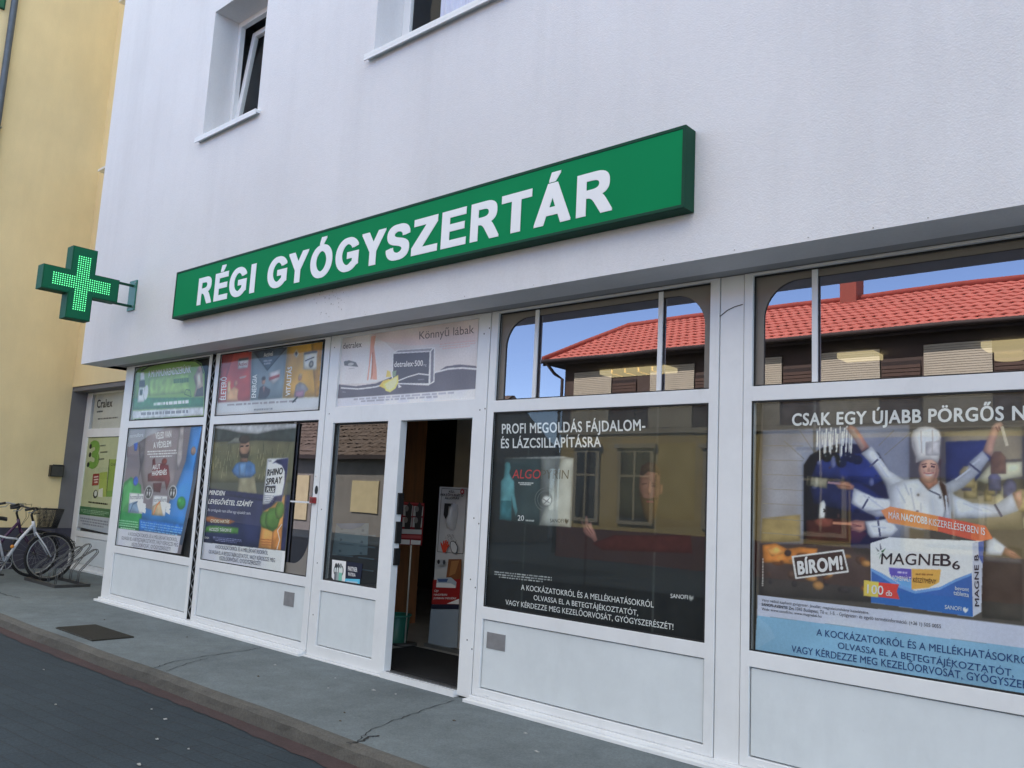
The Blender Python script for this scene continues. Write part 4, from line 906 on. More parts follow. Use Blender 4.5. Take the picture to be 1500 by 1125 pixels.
# ---- grey and blue poster in the first lower pane
P = Poster('grey and blue poster with two white medicine boxes and a green ball', 'poster', 4.722, pr(112, 104, 110), [(-10.669,2.266),(-8.803,2.252),(-8.817,1.639)] + [(-8.997,0.813),(-10.694,0.794)])
P.photo = True; P.step = 0.006; P.base = (112 / 255, 104 / 255, 110 / 255)
P.poly((128, 118, 120), [(-10.180,2.260),(-9.320,2.255),(-9.296,1.879),(-9.331,1.545),(-10.042,1.482),(-10.201,1.743)]).poly((84, 80, 86), [(-10.325,2.055),(-10.146,2.121),(-10.136,1.876),(-10.217,1.610),(-10.211,1.787)]).poly((150, 142, 142), [(-9.312,2.255),(-9.217,2.253),(-9.189,1.880),(-9.260,1.713),(-9.326,1.879)])
P.poly((52, 118, 184), [(-9.053,2.233),(-8.803,2.252),(-8.810,1.963),(-8.841,1.558),(-8.900,1.095),(-10.079,1.144),(-10.092,1.295),(-9.479,1.227),(-9.233,1.589),(-9.096,1.839)]).poly((40, 92, 158), [(-8.803,2.252),(-8.817,1.639),(-8.872,1.356),(-8.906,1.759)])
P.ell((150, 124, 112), (-8.947,1.959), 0.0570, 0.0490)
P.poly((48, 128, 70), [(-10.678,1.532),(-10.421,1.639),(-10.129,1.545),(-10.017,1.180),(-10.045,1.001),(-10.704,0.997),(-10.685,1.282)]).poly((66, 150, 84), [(-10.631,1.510),(-10.435,1.594),(-10.292,1.519),(-10.434,1.292),(-10.625,1.150)])
P.poly((44, 104, 178), [(-10.079,1.144),(-8.900,1.135),(-8.933,1.021),(-10.059,1.001)])
P.text((232, 232, 232), 'VELED VAN', [(-9.881,2.100),(-9.497,2.122),(-9.899,2.177)], .03).text((232, 232, 232), 'A VÉDELEM', [(-9.912,1.991),(-9.477,2.011),(-9.928,2.061)], .03)
P.micro((206, 202, 204), [(-10.056,1.943),(-9.334,1.959),(-10.064,1.974)], 3, .45)
P.poly((104, 46, 50), [(-9.904,1.855),(-9.853,1.877),(-9.810,1.791),(-9.678,1.813),(-9.495,1.794),(-9.414,1.626),(-9.474,1.499),(-9.541,1.603),(-9.872,1.599),(-9.964,1.593),(-9.985,1.680),(-9.882,1.703)]).ell((122, 62, 56), (-9.602,1.835), 0.0670, 0.0390).poly((74, 34, 40), [(-9.829,1.575),(-9.605,1.588),(-9.624,1.473),(-9.784,1.479)])
P.text((232, 230, 230), 'AKUT', [(-9.876,1.736),(-9.686,1.747),(-9.889,1.790)], .03).text((232, 230, 230), 'HASMENÉS', [(-9.869,1.664),(-9.510,1.684),(-9.882,1.721)], .03)
P.poly((44, 84, 168), [(-10.450,2.056),(-10.338,2.067),(-10.343,1.965),(-10.412,1.965)]).ell((36, 80, 170), (-10.285,1.590), 0.0680, 0.0580)
for q in ([(-10.412,1.445),(-10.033,1.443),(-10.013,1.206),(-10.397,1.205)], [(-9.787,1.434),(-9.438,1.437),(-9.448,1.208),(-9.780,1.204)]): P.poly((206, 206, 210), q)
P.poly((110, 134, 160), [(-10.399,1.312),(-10.202,1.350),(-10.096,1.210),(-10.392,1.205)]).poly((170, 150, 120), [(-9.777,1.308),(-9.600,1.368),(-9.497,1.209),(-9.775,1.204)]).line((198, 112, 60), [(-9.736,1.215),(-9.671,1.323),(-9.593,1.377)], .02).line((60, 90, 120), [(-10.344,1.212),(-10.289,1.309),(-10.172,1.347)], .02)
P.text((120, 122, 134), 'normaflore', [(-10.373,1.366),(-10.037,1.382),(-10.387,1.423)], .015).text((120, 122, 134), 'normaflore', [(-9.752,1.358),(-9.450,1.374),(-9.763,1.409)], .015).text((172, 170, 176), 'normaflore', [(-10.573,2.126),(-10.219,2.140),(-10.584,2.172)], .0)
for q in [(-9.915,1.464),(-9.326,1.483)]:
    P.ell((214, 214, 216), q, .10, .082).ell((36, 34, 36), q, .083, .068)
    for dx in (-.034, .03): P.poly((214, 214, 216), [(q[0] + dx - .014, q[1] - .045), (q[0] + dx + .014, q[1] - .045), (q[0] + dx + .022, q[1] + .012), (q[0] + dx - .022, q[1] + .012)]).ell((214, 214, 216), (q[0] + dx, q[1] + .03), .017, .013)
for q in ([(-10.069,1.318),(-9.951,1.301),(-10.025,1.255),(-9.936,1.237)], [(-9.469,1.342),(-9.344,1.326),(-9.438,1.281),(-9.337,1.254)]): P.line((214, 216, 220), q, .05)
P.ell((36, 120, 62), (-9.098,1.371), 0.0990, 0.0730).ell((64, 160, 84), (-9.149,1.394), 0.0420, 0.0320)
P.micro((150, 196, 160), [(-10.611,1.094),(-10.091,1.094),(-10.618,1.123)], 4, .4).micro((120, 166, 214), [(-10.022,1.104),(-8.980,1.090),(-10.029,1.132)], 4, .35)
P.round = False
P.poly((186, 186, 196), [(-10.713,1.000),(-9.035,1.006),(-9.071,0.811),(-10.686,0.798)])
P.text((84, 84, 98), 'A KOCKÁZATOKRÓL ÉS A MELLÉKHATÁSOKRÓL,', [(-10.326,0.933),(-9.092,0.942),(-10.327,0.972)], .005).text((84, 84, 98), 'OLVASSA EL A BETEGTÁJÉKOZTATÓT, VAGY KÉRDEZZE MEG', [(-10.489,0.874),(-9.073,0.887),(-10.490,0.914)], .005).text((84, 84, 98), 'KEZELŐORVOSÁT, GYÓGYSZERÉSZÉT!', [(-10.196,0.815),(-9.232,0.829),(-10.198,0.855)], .005)
P.poly((62, 74, 92), [(-8.806,2.228),(-8.803,2.252),(-8.817,1.639),(-8.942,0.909),(-9.046,0.913),(-8.929,1.434)])
P.done()
# ---- dark landscape poster
P = Poster('dark landscape poster of a man in blue shirt, dark blue lower band', 'poster', 4.722, pr(74, 76, 66), [(-8.571,2.239),(-6.984,2.228),(-6.995,1.950)][0:2] + [(-6.986,0.790),(-8.559,0.783)])
P.photo = True; P.step = 0.006; P.base = (74 / 255, 76 / 255, 66 / 255)
P.poly((150, 152, 156), [(-8.571,2.239),(-6.984,2.228),(-6.987,2.177),(-7.391,2.157),(-7.669,2.126),(-8.030,2.148),(-8.285,2.182),(-8.575,2.208)]).poly((50, 56, 52), [(-8.575,2.208),(-8.285,2.182),(-8.030,2.148),(-7.669,2.126),(-7.391,2.157),(-6.987,2.177),(-6.987,2.041),(-7.659,2.062),(-8.571,2.054)])
P.poly((92, 90, 66), [(-8.571,2.054),(-7.659,2.066),(-6.988,2.044),(-6.979,1.651),(-8.533,1.615)])
rg = random.Random(5); q = [(-8.571,2.054),(-6.979,1.651)]
for k in range(90):
    x = rg.uniform(q[0][0] + .05, q[1][0] - .1); z = rg.uniform(q[1][1], q[0][1] - .1); hh = rg.uniform(.03, .12)
    P.line(rg.choice([(120, 114, 82), (66, 68, 48), (140, 132, 100)]), [(x, z), (x + rg.uniform(-.02, .02), z + hh)], .008)
P.poly((110, 112, 104), [(-8.258,2.035),(-8.082,2.099),(-7.960,2.095),(-7.935,2.041)])
P.poly((124, 118, 96), [(-7.949,1.693),(-7.641,1.699),(-7.542,1.444),(-7.939,1.429)]).poly((70, 100, 140), [(-8.096,1.747),(-8.027,1.821),(-7.917,1.851),(-7.769,1.855),(-7.661,1.817),(-7.626,1.730),(-7.711,1.685),(-7.946,1.674),(-8.043,1.708)]).poly((98, 128, 164), [(-7.972,1.822),(-7.826,1.839),(-7.830,1.695),(-7.934,1.693)])
P.poly((120, 92, 76), [(-7.938,1.887),(-7.820,1.890),(-7.797,1.843),(-7.951,1.841)]).ell((132, 102, 84), (-7.888,1.992), 0.0980, 0.1000).ell((54, 46, 38), (-7.903,2.078), 0.1080, 0.0450).poly((60, 50, 42), [(-7.998,1.968),(-7.938,1.887),(-7.804,1.884),(-7.771,1.967),(-7.826,1.927),(-7.930,1.927)])
P.line((30, 26, 24), [(-7.968,2.004),(-7.908,2.006)], .016).line((30, 26, 24), [(-7.867,2.008),(-7.808,2.011)], .016)
P.poly((42, 46, 78), [(-8.519,1.548),(-7.441,1.516),(-7.452,0.990),(-8.571,0.973)]).poly((34, 36, 72), [(-8.519,1.548),(-7.441,1.516),(-7.445,1.455),(-8.510,1.498)]).poly((42, 44, 74), [(-7.078,1.528),(-6.987,1.531),(-6.997,0.998),(-7.075,0.998)])
P.text((232, 232, 236), 'MINDEN', [(-8.507,1.485),(-8.194,1.485),(-8.493,1.532)], .03).text((232, 232, 236), 'LEVEGŐVÉTEL SZÁMÍT', [(-8.508,1.388),(-7.644,1.391),(-8.491,1.437)], .03).text((190, 192, 214), 'Az orrdugulás nem állhat egy éjszakát sem.', [(-8.506,1.309),(-7.647,1.310),(-8.498,1.339)])
P.poly((150, 92, 58), [(-8.545,1.244),(-8.431,1.259),(-8.237,1.243),(-8.051,1.243),(-7.927,1.227),(-8.041,1.192),(-8.417,1.188),(-8.551,1.205)]).text((232, 206, 186), 'GYORS HATÁS', [(-8.418,1.191),(-8.043,1.202),(-8.418,1.224)], .015)
P.poly((74, 122, 62), [(-8.499,1.142),(-8.412,1.162),(-7.856,1.168),(-7.857,1.105),(-8.527,1.083)]).text((226, 232, 222), 'HOSSZÚ TÁVON IS', [(-8.426,1.102),(-7.991,1.116),(-8.420,1.135)], .015)
P.text((220, 220, 228), 'STADA', [(-8.507,1.015),(-8.416,1.018),(-8.504,1.035)]).micro((130, 134, 170), [(-8.340,1.039),(-7.776,1.045),(-8.343,1.055)], 3, .4)
P.poly((198, 138, 78), [(-7.418,1.356),(-7.298,1.400),(-7.078,1.528),(-7.074,1.246),(-7.070,0.999),(-7.458,0.994)]).poly((176, 116, 62), [(-7.238,1.192),(-7.087,1.245),(-7.070,0.999),(-7.234,0.998)])
for c, rx, rz in (([(-7.360,1.272)][0], .12, .09), ([(-7.258,1.284)][0], .13, .12), ([(-7.147,1.379)][0], .08, .09)): P.ell((74, 110, 50), c, rx, rz, 9)
P.micro((150, 90, 52), [(-7.433,1.074),(-7.207,1.078),(-7.437,1.098)], 3, .5).line((226, 220, 210), [(-7.087,1.245),(-7.151,1.182),(-7.101,1.097),(-7.134,1.003)], .01)
P.poly((206, 208, 214), [(-7.442,1.879),(-7.074,1.887),(-7.078,1.739),(-7.102,1.618),(-7.120,1.460)] + [(-7.254,1.462),(-7.356,1.420),(-7.451,1.424),(-7.453,1.501)])
P.poly((54, 52, 92), [(-7.074,1.887),(-7.074,1.709),(-7.109,1.558),(-7.125,1.460)] + [(-7.227,1.463),(-7.300,1.407),(-7.430,1.360),(-7.453,1.416),(-7.332,1.436),(-7.256,1.507)] + [(-7.130,1.527),(-7.107,1.648),(-7.117,1.754),(-7.174,1.813),(-7.286,1.840),(-7.353,1.827),(-7.264,1.871)])
P.text((22, 22, 30), 'RHINO', [(-7.414,1.706),(-7.151,1.729),(-7.410,1.769)], .035).text((22, 22, 30), 'SPRAY', [(-7.421,1.615),(-7.153,1.641),(-7.415,1.678)], .035)
P.poly((22, 22, 30), [(-7.431,1.606),(-7.250,1.611),(-7.256,1.541),(-7.432,1.544)]).text((232, 232, 236), 'PLUS', [(-7.400,1.551),(-7.268,1.549),(-7.395,1.591)], .03).micro((110, 110, 124), [(-7.437,1.507),(-7.261,1.504),(-7.440,1.526)], 4, .5)
P.text((60, 60, 74), 'ratio', [(-7.414,1.845),(-7.359,1.849),(-7.418,1.870)])
P.round = False
P.poly((190, 191, 202), [(-8.567,0.973),(-6.992,0.997),(-6.989,0.793),(-8.559,0.783)])
P.text((74, 74, 90), 'A KOCKÁZATOKRÓL ÉS A MELLÉKHATÁSOKRÓL', [(-8.272,0.929),(-7.279,0.940),(-8.272,0.966)], .005).text((74, 74, 90), 'OLVASSA EL A BETEGTÁJÉKOZTATÓT, VAGY KÉRDEZZE MEG', [(-8.394,0.868),(-7.146,0.880),(-8.395,0.905)], .005).text((74, 74, 90), 'KEZELŐORVOSÁT, GYÓGYSZERÉSZÉT!', [(-8.163,0.818),(-7.384,0.827),(-8.164,0.856)], .005)
P.done()
# ---- board over the doorway
P = Poster('pale transom board over the doorway showing a grey carton and a cut lemon', 'poster', 4.722, pr(202, 197, 196), [(-6.399,3.025),(-4.590,3.017),(-4.580,2.363),(-6.377,2.362)])
P.gain = 1.3; P.round = False; P.photo = True; P.step = 0.005; P.base = (202 / 255, 197 / 255, 196 / 255)
P.poly((212, 210, 210), [(-6.382,2.959),(-5.762,2.942),(-5.487,2.761),(-5.542,2.596),(-5.909,2.563),(-6.371,2.579)]).poly((206, 192, 190), [(-5.962,3.017),(-4.580,3.011),(-4.576,2.824),(-5.391,2.861),(-5.761,2.930)])
P.text((104, 98, 100), 'Könnyű lábak', [(-5.282,2.906),(-4.633,2.898),(-5.287,2.974)], -.008)
P.text((84, 82, 86), 'detralex', [(-6.336,2.911),(-6.062,2.905),(-6.341,2.966)], .012).micro((206, 180, 176), [(-5.024,2.835),(-4.614,2.830),(-5.026,2.855)], 3, .5)
P.poly((206, 158, 142), [(-5.936,2.993),(-5.867,2.994),(-5.882,2.891),(-5.824,2.687),(-5.808,2.588),(-5.875,2.594),(-5.881,2.716),(-5.911,2.843),(-5.924,2.694),(-5.928,2.592),(-5.948,2.593),(-5.937,2.732)]).poly((184, 130, 114), [(-5.903,2.842),(-5.887,2.841),(-5.872,2.641),(-5.884,2.595),(-5.898,2.596),(-5.896,2.717)])
P.poly((122, 126, 130), [(-6.310,2.790),(-6.233,2.794),(-6.129,2.769),(-6.088,2.723),(-6.297,2.750)]).ell((186, 186, 186), (-6.202,2.756), 0.0440, 0.0140).micro((170, 168, 170), [(-6.233,2.712),(-6.123,2.712),(-6.235,2.725)], 1, .6)
P.poly((112, 112, 122), [(-6.375,2.577),(-6.102,2.545),(-5.814,2.556),(-5.614,2.601),(-5.359,2.538),(-5.092,2.586),(-4.935,2.648),(-4.777,2.653),(-4.573,2.625),(-4.572,2.442),(-6.370,2.443)]).line((210, 210, 214), [(-6.324,2.541),(-6.060,2.517),(-5.829,2.523),(-5.609,2.552)], .012).line((210, 210, 214), [(-5.061,2.606),(-4.901,2.625),(-4.743,2.622),(-4.574,2.601)], .014)
P.poly((214, 214, 216), [(-5.619,2.815),(-5.567,2.837),(-5.080,2.820),(-5.060,2.526),(-5.131,2.500),(-5.528,2.533),(-5.604,2.537)]).poly((102, 104, 114), [(-5.607,2.806),(-5.144,2.786),(-5.132,2.518),(-5.587,2.546)]).poly((150, 150, 156), [(-5.583,2.817),(-5.544,2.830),(-5.113,2.814),(-5.135,2.795)]).poly((132, 132, 142), [(-5.124,2.789),(-5.093,2.810),(-5.074,2.534),(-5.109,2.517)])
P.line((222, 222, 226), [(-5.538,2.558),(-5.399,2.588),(-5.262,2.607),(-5.132,2.589)], .010).text((228, 228, 230), 'detralex·500', [(-5.584,2.687),(-5.217,2.672),(-5.585,2.735)], .022).text((180, 180, 186), 'mg', [(-5.209,2.669),(-5.170,2.669),(-5.211,2.691)]).micro((150, 150, 160), [(-5.274,2.552),(-5.172,2.551),(-5.275,2.564)], 1, .6)
P.poly((226, 196, 124), [(-5.688,2.605),(-5.676,2.665),(-5.634,2.650),(-5.614,2.601)]).poly((222, 190, 110), [(-5.773,2.529),(-5.722,2.573),(-5.649,2.585),(-5.593,2.569),(-5.577,2.502),(-5.676,2.495)]).poly((236, 206, 128), [(-5.723,2.546),(-5.525,2.613),(-5.515,2.547),(-5.549,2.495),(-5.618,2.466),(-5.679,2.483)]).poly((246, 226, 168), [(-5.692,2.542),(-5.542,2.596),(-5.537,2.548),(-5.568,2.507),(-5.624,2.485),(-5.666,2.500)]).poly((140, 160, 140), [(-5.605,2.648),(-5.551,2.655),(-5.560,2.602),(-5.597,2.604)]).poly((226, 222, 214), [(-5.517,2.533),(-5.468,2.506),(-5.510,2.499)])
P.micro((150, 150, 158), [(-6.309,2.499),(-6.236,2.491),(-6.311,2.515)], 1, .6)
P.poly((206, 208, 216), [(-6.370,2.443),(-4.572,2.442),(-4.570,2.361),(-6.363,2.361)])
P.micro((168, 168, 178), [(-6.117,2.417),(-4.820,2.416),(-6.120,2.440)], 2, .7)
P.done()
# ---- dark poster right of the doorway
P = Poster('large dark poster of a bearded man and pill carton, right of doorway', 'poster', 4.722, pr(36, 40, 42), [(-4.388,2.258),(-2.541,2.259)][0:2] + [(-2.538,0.792),(-4.385,0.786)])
P.gain = 1.1; P.photo = True; P.step = 0.004; P.base = (36 / 255, 40 / 255, 42 / 255)
P.poly((44, 46, 46), [(-3.406,2.207),(-2.555,2.233),(-2.546,1.480),(-3.538,1.423)]).poly((58, 56, 44), [(-3.206,1.989),(-2.625,2.006),(-2.626,1.516),(-3.214,1.507)])
P.poly((24, 27, 29), [(-4.379,1.022),(-2.541,1.053),(-2.543,0.797),(-4.379,0.787)])
q = [(-4.003,2.238),(-3.449,2.243),(-2.907,2.246)]
for x, c in ((q[0][0], (54, 60, 60)), (q[1][0], (30, 32, 34)), (q[2][0], (68, 72, 72))): P.poly(c, rect(x - .009, x + .009, .80, 2.245))
P.text((222, 222, 220), 'PROFI MEGOLDÁS FÁJDALOM-', [(-4.274,2.083),(-3.000,2.085),(-4.279,2.156)], .018, 1.04).text((222, 222, 220), 'ÉS LÁZCSILLAPÍTÁSRA', [(-4.275,1.973),(-3.352,1.978),(-4.280,2.043)], .018, 1.04)
P.poly((56, 70, 72), [(-4.233,1.894),(-3.881,1.903),(-3.863,1.591),(-3.860,1.411),(-4.259,1.440)]).poly((118, 122, 120), [(-3.881,1.905),(-3.583,1.897),(-3.583,1.421),(-3.868,1.418),(-3.871,1.591)]).poly((176, 178, 170), [(-3.690,1.903),(-3.583,1.897),(-3.583,1.421),(-3.870,1.418),(-3.809,1.570),(-3.754,1.712)]).poly((196, 198, 194), [(-4.221,1.897),(-3.678,1.913),(-3.581,1.897),(-3.692,1.894)]).poly((150, 150, 144), [(-3.581,1.897),(-3.583,1.693),(-3.583,1.421),(-3.595,1.420),(-3.591,1.693)])
P.poly((96, 150, 156), [(-4.232,1.766),(-4.228,1.823),(-4.233,1.847),(-4.222,1.865),(-4.203,1.868),(-4.179,1.860),(-4.170,1.823),(-4.181,1.786),(-4.157,1.750),(-4.128,1.727),(-4.118,1.630),(-4.082,1.511),(-4.095,1.469),(-4.125,1.533),(-4.148,1.617),(-4.138,1.437),(-4.251,1.441),(-4.259,1.625),(-4.262,1.724),(-4.234,1.749)])
P.poly((60, 112, 120), [(-4.252,1.577),(-4.147,1.581),(-4.138,1.437),(-4.251,1.441)])
P.text((176, 62, 62), 'ALGO', [(-4.149,1.747),(-3.880,1.750),(-4.143,1.811)], .0).text((92, 88, 78), 'PYRIN', [(-3.871,1.750),(-3.623,1.753),(-3.868,1.813)], -.004)
P.micro((206, 206, 204), [(-4.085,1.713),(-3.940,1.712),(-4.086,1.725)], 2, .6)
for r_ in (.105, .08): P.line((112, 116, 114), ellipse(*[(-3.814,1.602)][0], r_, r_ * .8, 24, 60, 250), .005)
P.ell((104, 106, 104), (-3.811,1.605), 0.0540, 0.0510).ell((206, 206, 200), (-3.812,1.593), 0.0450, 0.0370).line((120, 120, 116), [(-3.847,1.606),(-3.776,1.576)], .006).line((120, 120, 116), [(-3.839,1.567),(-3.781,1.615)], .006)
P.text((222, 222, 222), '20', [(-4.075,1.440),(-4.015,1.441),(-4.076,1.478)], .0).micro((190, 192, 190), [(-4.007,1.439),(-3.905,1.440),(-4.008,1.455)], 1, .7)
P.text((50, 50, 52), 'SANOFI', [(-3.770,1.443),(-3.648,1.448),(-3.772,1.468)], .005).poly((50, 50, 52), [(-3.641,1.470),(-3.626,1.475),(-3.622,1.464),(-3.606,1.474),(-3.608,1.456),(-3.622,1.439),(-3.637,1.454)])
P.poly((122, 88, 70), [(-3.033,1.794),(-3.020,1.848),(-2.970,1.872),(-2.908,1.860),(-2.879,1.807),(-2.876,1.712),(-2.889,1.628),(-2.904,1.543),(-2.934,1.500),(-2.984,1.540),(-3.017,1.623),(-3.034,1.708)]).poly((128, 92, 74), [(-2.877,1.733),(-2.855,1.734),(-2.858,1.671),(-2.880,1.668)])
P.poly((66, 50, 36), [(-3.031,1.794),(-3.020,1.850),(-2.964,1.878),(-2.914,1.868),(-2.879,1.817),(-2.881,1.775),(-2.900,1.807),(-2.968,1.816),(-3.011,1.783)]).poly((84, 66, 40), [(-3.027,1.687),(-3.003,1.645),(-2.963,1.638),(-2.914,1.648),(-2.881,1.691),(-2.888,1.607),(-2.904,1.522),(-2.939,1.468),(-2.990,1.518),(-3.017,1.612)]).poly((160, 116, 90), [(-2.966,1.752),(-2.949,1.753),(-2.941,1.668),(-2.969,1.663)])
P.poly((64, 44, 36), [(-2.936,1.727),(-2.894,1.724),(-2.896,1.714),(-2.936,1.719)]).poly((86, 60, 46), [(-3.018,1.734),(-2.974,1.741),(-2.973,1.735),(-3.018,1.727)]).poly((86, 60, 46), [(-2.939,1.742),(-2.892,1.737),(-2.892,1.731),(-2.939,1.736)]).poly((104, 74, 58), [(-2.913,1.796),(-2.879,1.796),(-2.878,1.670),(-2.901,1.627),(-2.917,1.669)]).line((120, 72, 60), [(-2.975,1.619),(-2.923,1.621)], .012)
P.poly((140, 104, 96), [(-3.482,1.427),(-3.501,1.466),(-3.484,1.469),(-3.466,1.439),(-3.463,1.500),(-3.447,1.506),(-3.433,1.452),(-3.412,1.466),(-3.399,1.431),(-3.376,1.400),(-3.354,1.346),(-3.378,1.332),(-3.409,1.356),(-3.451,1.373),(-3.478,1.398)]).line((110, 76, 70), [(-3.460,1.428),(-3.410,1.376)], .006).line((110, 76, 70), [(-3.443,1.440),(-3.397,1.387)], .006)
P.poly((58, 30, 30), [(-3.394,1.322),(-3.222,1.388),(-2.647,1.424),(-2.633,1.315),(-3.311,1.284)])  # dark red band: reflection of the opposite plinth painted into the print
P.micro((176, 178, 178), [(-4.278,1.048),(-3.733,1.057),(-4.279,1.065)], 3, .45)
P.text((214, 216, 214), 'A KOCKÁZATOKRÓL ÉS A MELLÉKHATÁSOKRÓL', [(-4.011,0.949),(-2.900,0.955),(-4.012,0.986)], .004).text((214, 216, 214), 'OLVASSA EL A BETEGTÁJÉKOZTATÓT,', [(-3.889,0.891),(-3.015,0.891),(-3.890,0.925)], .004).text((214, 216, 214), 'VAGY KÉRDEZZE MEG KEZELŐORVOSÁT, GYÓGYSZERÉSZÉT!', [(-4.153,0.828),(-2.755,0.837),(-4.154,0.864)], .004)
P.text((214, 216, 214), 'SANOFI', [(-2.780,1.029),(-2.660,1.033),(-2.780,1.054)], .006).poly((214, 216, 214), [(-2.654,1.055),(-2.640,1.061),(-2.635,1.049),(-2.619,1.061),(-2.621,1.040),(-2.637,1.024),(-2.653,1.037)])
P.done()
# ---- the cook poster
XRR = -.42
P = Poster('large poster of a many-armed cook in a tall white hat, in the rightmost window', 'poster', 4.722, pr(74, 68, 62), [(-2.181,2.248),(-2.206,1.821),(-2.201,1.111)][0:2] + [(-2.217,0.795)] + [(XRR, .80), (XRR, 2.24)])
P.photo = True; P.step = 0.004; P.base = (74 / 255, 68 / 255, 62 / 255)
P.poly((58, 56, 56), [(-2.181,2.248),(-0.832,2.217),(-0.836,2.076),(-2.179,2.071)])
P.poly((118, 120, 132), [(-2.179,2.071),(-1.357,2.087),(-1.366,1.475),(-2.190,1.396)]).poly((132, 114, 78), [(-2.179,1.552),(-1.949,1.585),(-1.949,1.435),(-2.187,1.408)]).poly((128, 116, 92), [(-1.190,2.044),(-0.836,2.066),(-0.851,1.565),(-1.182,1.545)])  # right-hand ochre block: reflection of the yellow wall painted into the print
for k in range(9):   # tiling of the oven wall
    P.line((112, 108, 104), [(p[0], p[1] - .085 * k) for p in [(-2.176,1.980),(-1.933,1.976)]], .004)
P.line((112, 108, 104), [(-2.048,2.007),(-1.928,1.901)], .005).line((112, 108, 104), [(-1.962,2.078),(-1.872,1.945)], .005).line((112, 108, 104), [(-1.435,2.058),(-1.515,1.976)], .005).line((112, 108, 104), [(-1.348,2.046),(-1.486,1.924)], .005)
x = [(-1.867,1.826)][0][0]; P.poly((104, 102, 100), rect(x - .008, x + .008, 1.18, 2.235))
P.poly((26, 24, 32), [(-1.932,1.415),(-1.930,1.869),(-1.894,1.923),(-1.817,1.969),(-1.699,1.992),(-1.596,1.981),(-1.515,1.934),(-1.457,1.832),(-1.400,1.752),(-1.431,1.610),(-1.471,1.488),(-1.481,1.452)]).poly((36, 46, 100), [(-1.883,1.804),(-1.850,1.891),(-1.742,1.934),(-1.617,1.934),(-1.536,1.893),(-1.487,1.791),(-1.557,1.758),(-1.700,1.786),(-1.785,1.795)]).poly((30, 36, 74), [(-1.894,1.739),(-1.743,1.785),(-1.618,1.777),(-1.488,1.689),(-1.558,1.604),(-1.701,1.618),(-1.872,1.653)])
P.poly((64, 30, 28), [(-1.916,1.555),(-1.701,1.576),(-1.579,1.501),(-1.620,1.447),(-1.916,1.427)]).poly((44, 50, 88), [(-1.182,1.994),(-0.971,2.002),(-0.975,1.839),(-1.089,1.770),(-1.186,1.768)]).poly((92, 84, 70), [(-1.008,1.896),(-0.841,1.907),(-0.846,1.730),(-1.055,1.723)]).poly((196, 190, 160), [(-1.045,1.800),(-0.974,1.887),(-0.842,1.893),(-0.844,1.823),(-1.002,1.782)])  # blue patch at the right: a street reflection painted into the print
P.poly((62, 56, 54), [(-2.190,1.407),(-1.560,1.421),(-1.563,1.140),(-2.196,1.106)]).poly((190, 120, 60), [(-2.176,1.397),(-2.096,1.414),(-2.027,1.386),(-1.949,1.403),(-1.850,1.400),(-1.861,1.336),(-1.982,1.304),(-2.171,1.299)]).poly((216, 150, 84), [(-2.154,1.377),(-2.085,1.397),(-2.039,1.364),(-2.119,1.336)])
P.poly((60, 54, 48), [(-1.035,1.498),(-0.854,1.474),(-0.864,1.131),(-1.036,1.127)]).poly((96, 92, 88), [(-1.020,1.433),(-0.855,1.428),(-0.856,1.401),(-1.020,1.400)])
rg = random.Random(9); q = [(-1.850,2.087),(-1.658,1.903)]
for k in range(16):
    x = q[0][0] + (q[1][0] - q[0][0]) * k / 15; z = q[0][1]; P.line((196, 194, 190), [(x, z - rg.uniform(.0, .05)), (x + rg.uniform(-.01, .01), z - rg.uniform(.1, .22))], rg.uniform(.004, .009))
for p in [(-1.751,1.908),(-1.716,1.881),(-1.629,1.898),(-1.684,1.915),(-1.658,1.908),(-1.796,1.911)]: P.ell((22, 24, 26), p, .028, .026).ell((150, 150, 146), (p[0] - .009, p[1] + .009), .005, .005)
rg = random.Random(21); q = [(-1.176,1.836),(-0.859,1.564)]
for k in range(26):
    x = rg.uniform(q[0][0], q[1][0] + .25); z = rg.uniform(q[1][1], q[0][1]); w_ = rg.uniform(.012, .035); c = rg.choice([(150, 132, 92), (96, 92, 110), (70, 74, 110), (176, 164, 130), (112, 84, 60)])
    P.poly(c, [(x - w_, z), (x + w_, z), (x + w_, z + w_ * 2.4), (x + w_ * .4, z + w_ * 3.2), (x - w_ * .4, z + w_ * 3.2), (x - w_, z + w_ * 2.4)])
q = [(-2.166,1.376),(-1.582,1.188)]
for k in range(30):
    x = rg.uniform(q[0][0], q[1][0]); z = rg.uniform(q[1][1], q[0][1]); P.ell(rg.choice([(150, 96, 54), (112, 74, 48), (84, 70, 62), (60, 54, 56), (170, 124, 76)]), (x, z), rg.uniform(.012, .04), rg.uniform(.010, .025), 10)
q = [(-1.883,1.902),(-1.480,1.588)]
for k in range(22):
    x = rg.uniform(q[0][0], q[1][0]); z = rg.uniform(q[1][1], q[0][1]); s_ = rg.uniform(.004, .018); P.ell(rg.choice([(64, 76, 140), (24, 24, 36), (40, 50, 104), (110, 116, 160), (90, 60, 60)]), (x, z), s_, s_ * rg.uniform(.6, 2.4), 9)
COAT = (196, 197, 203); COATD = (150, 152, 164); SKIN = (190, 146, 122); SKIND = (160, 112, 92)
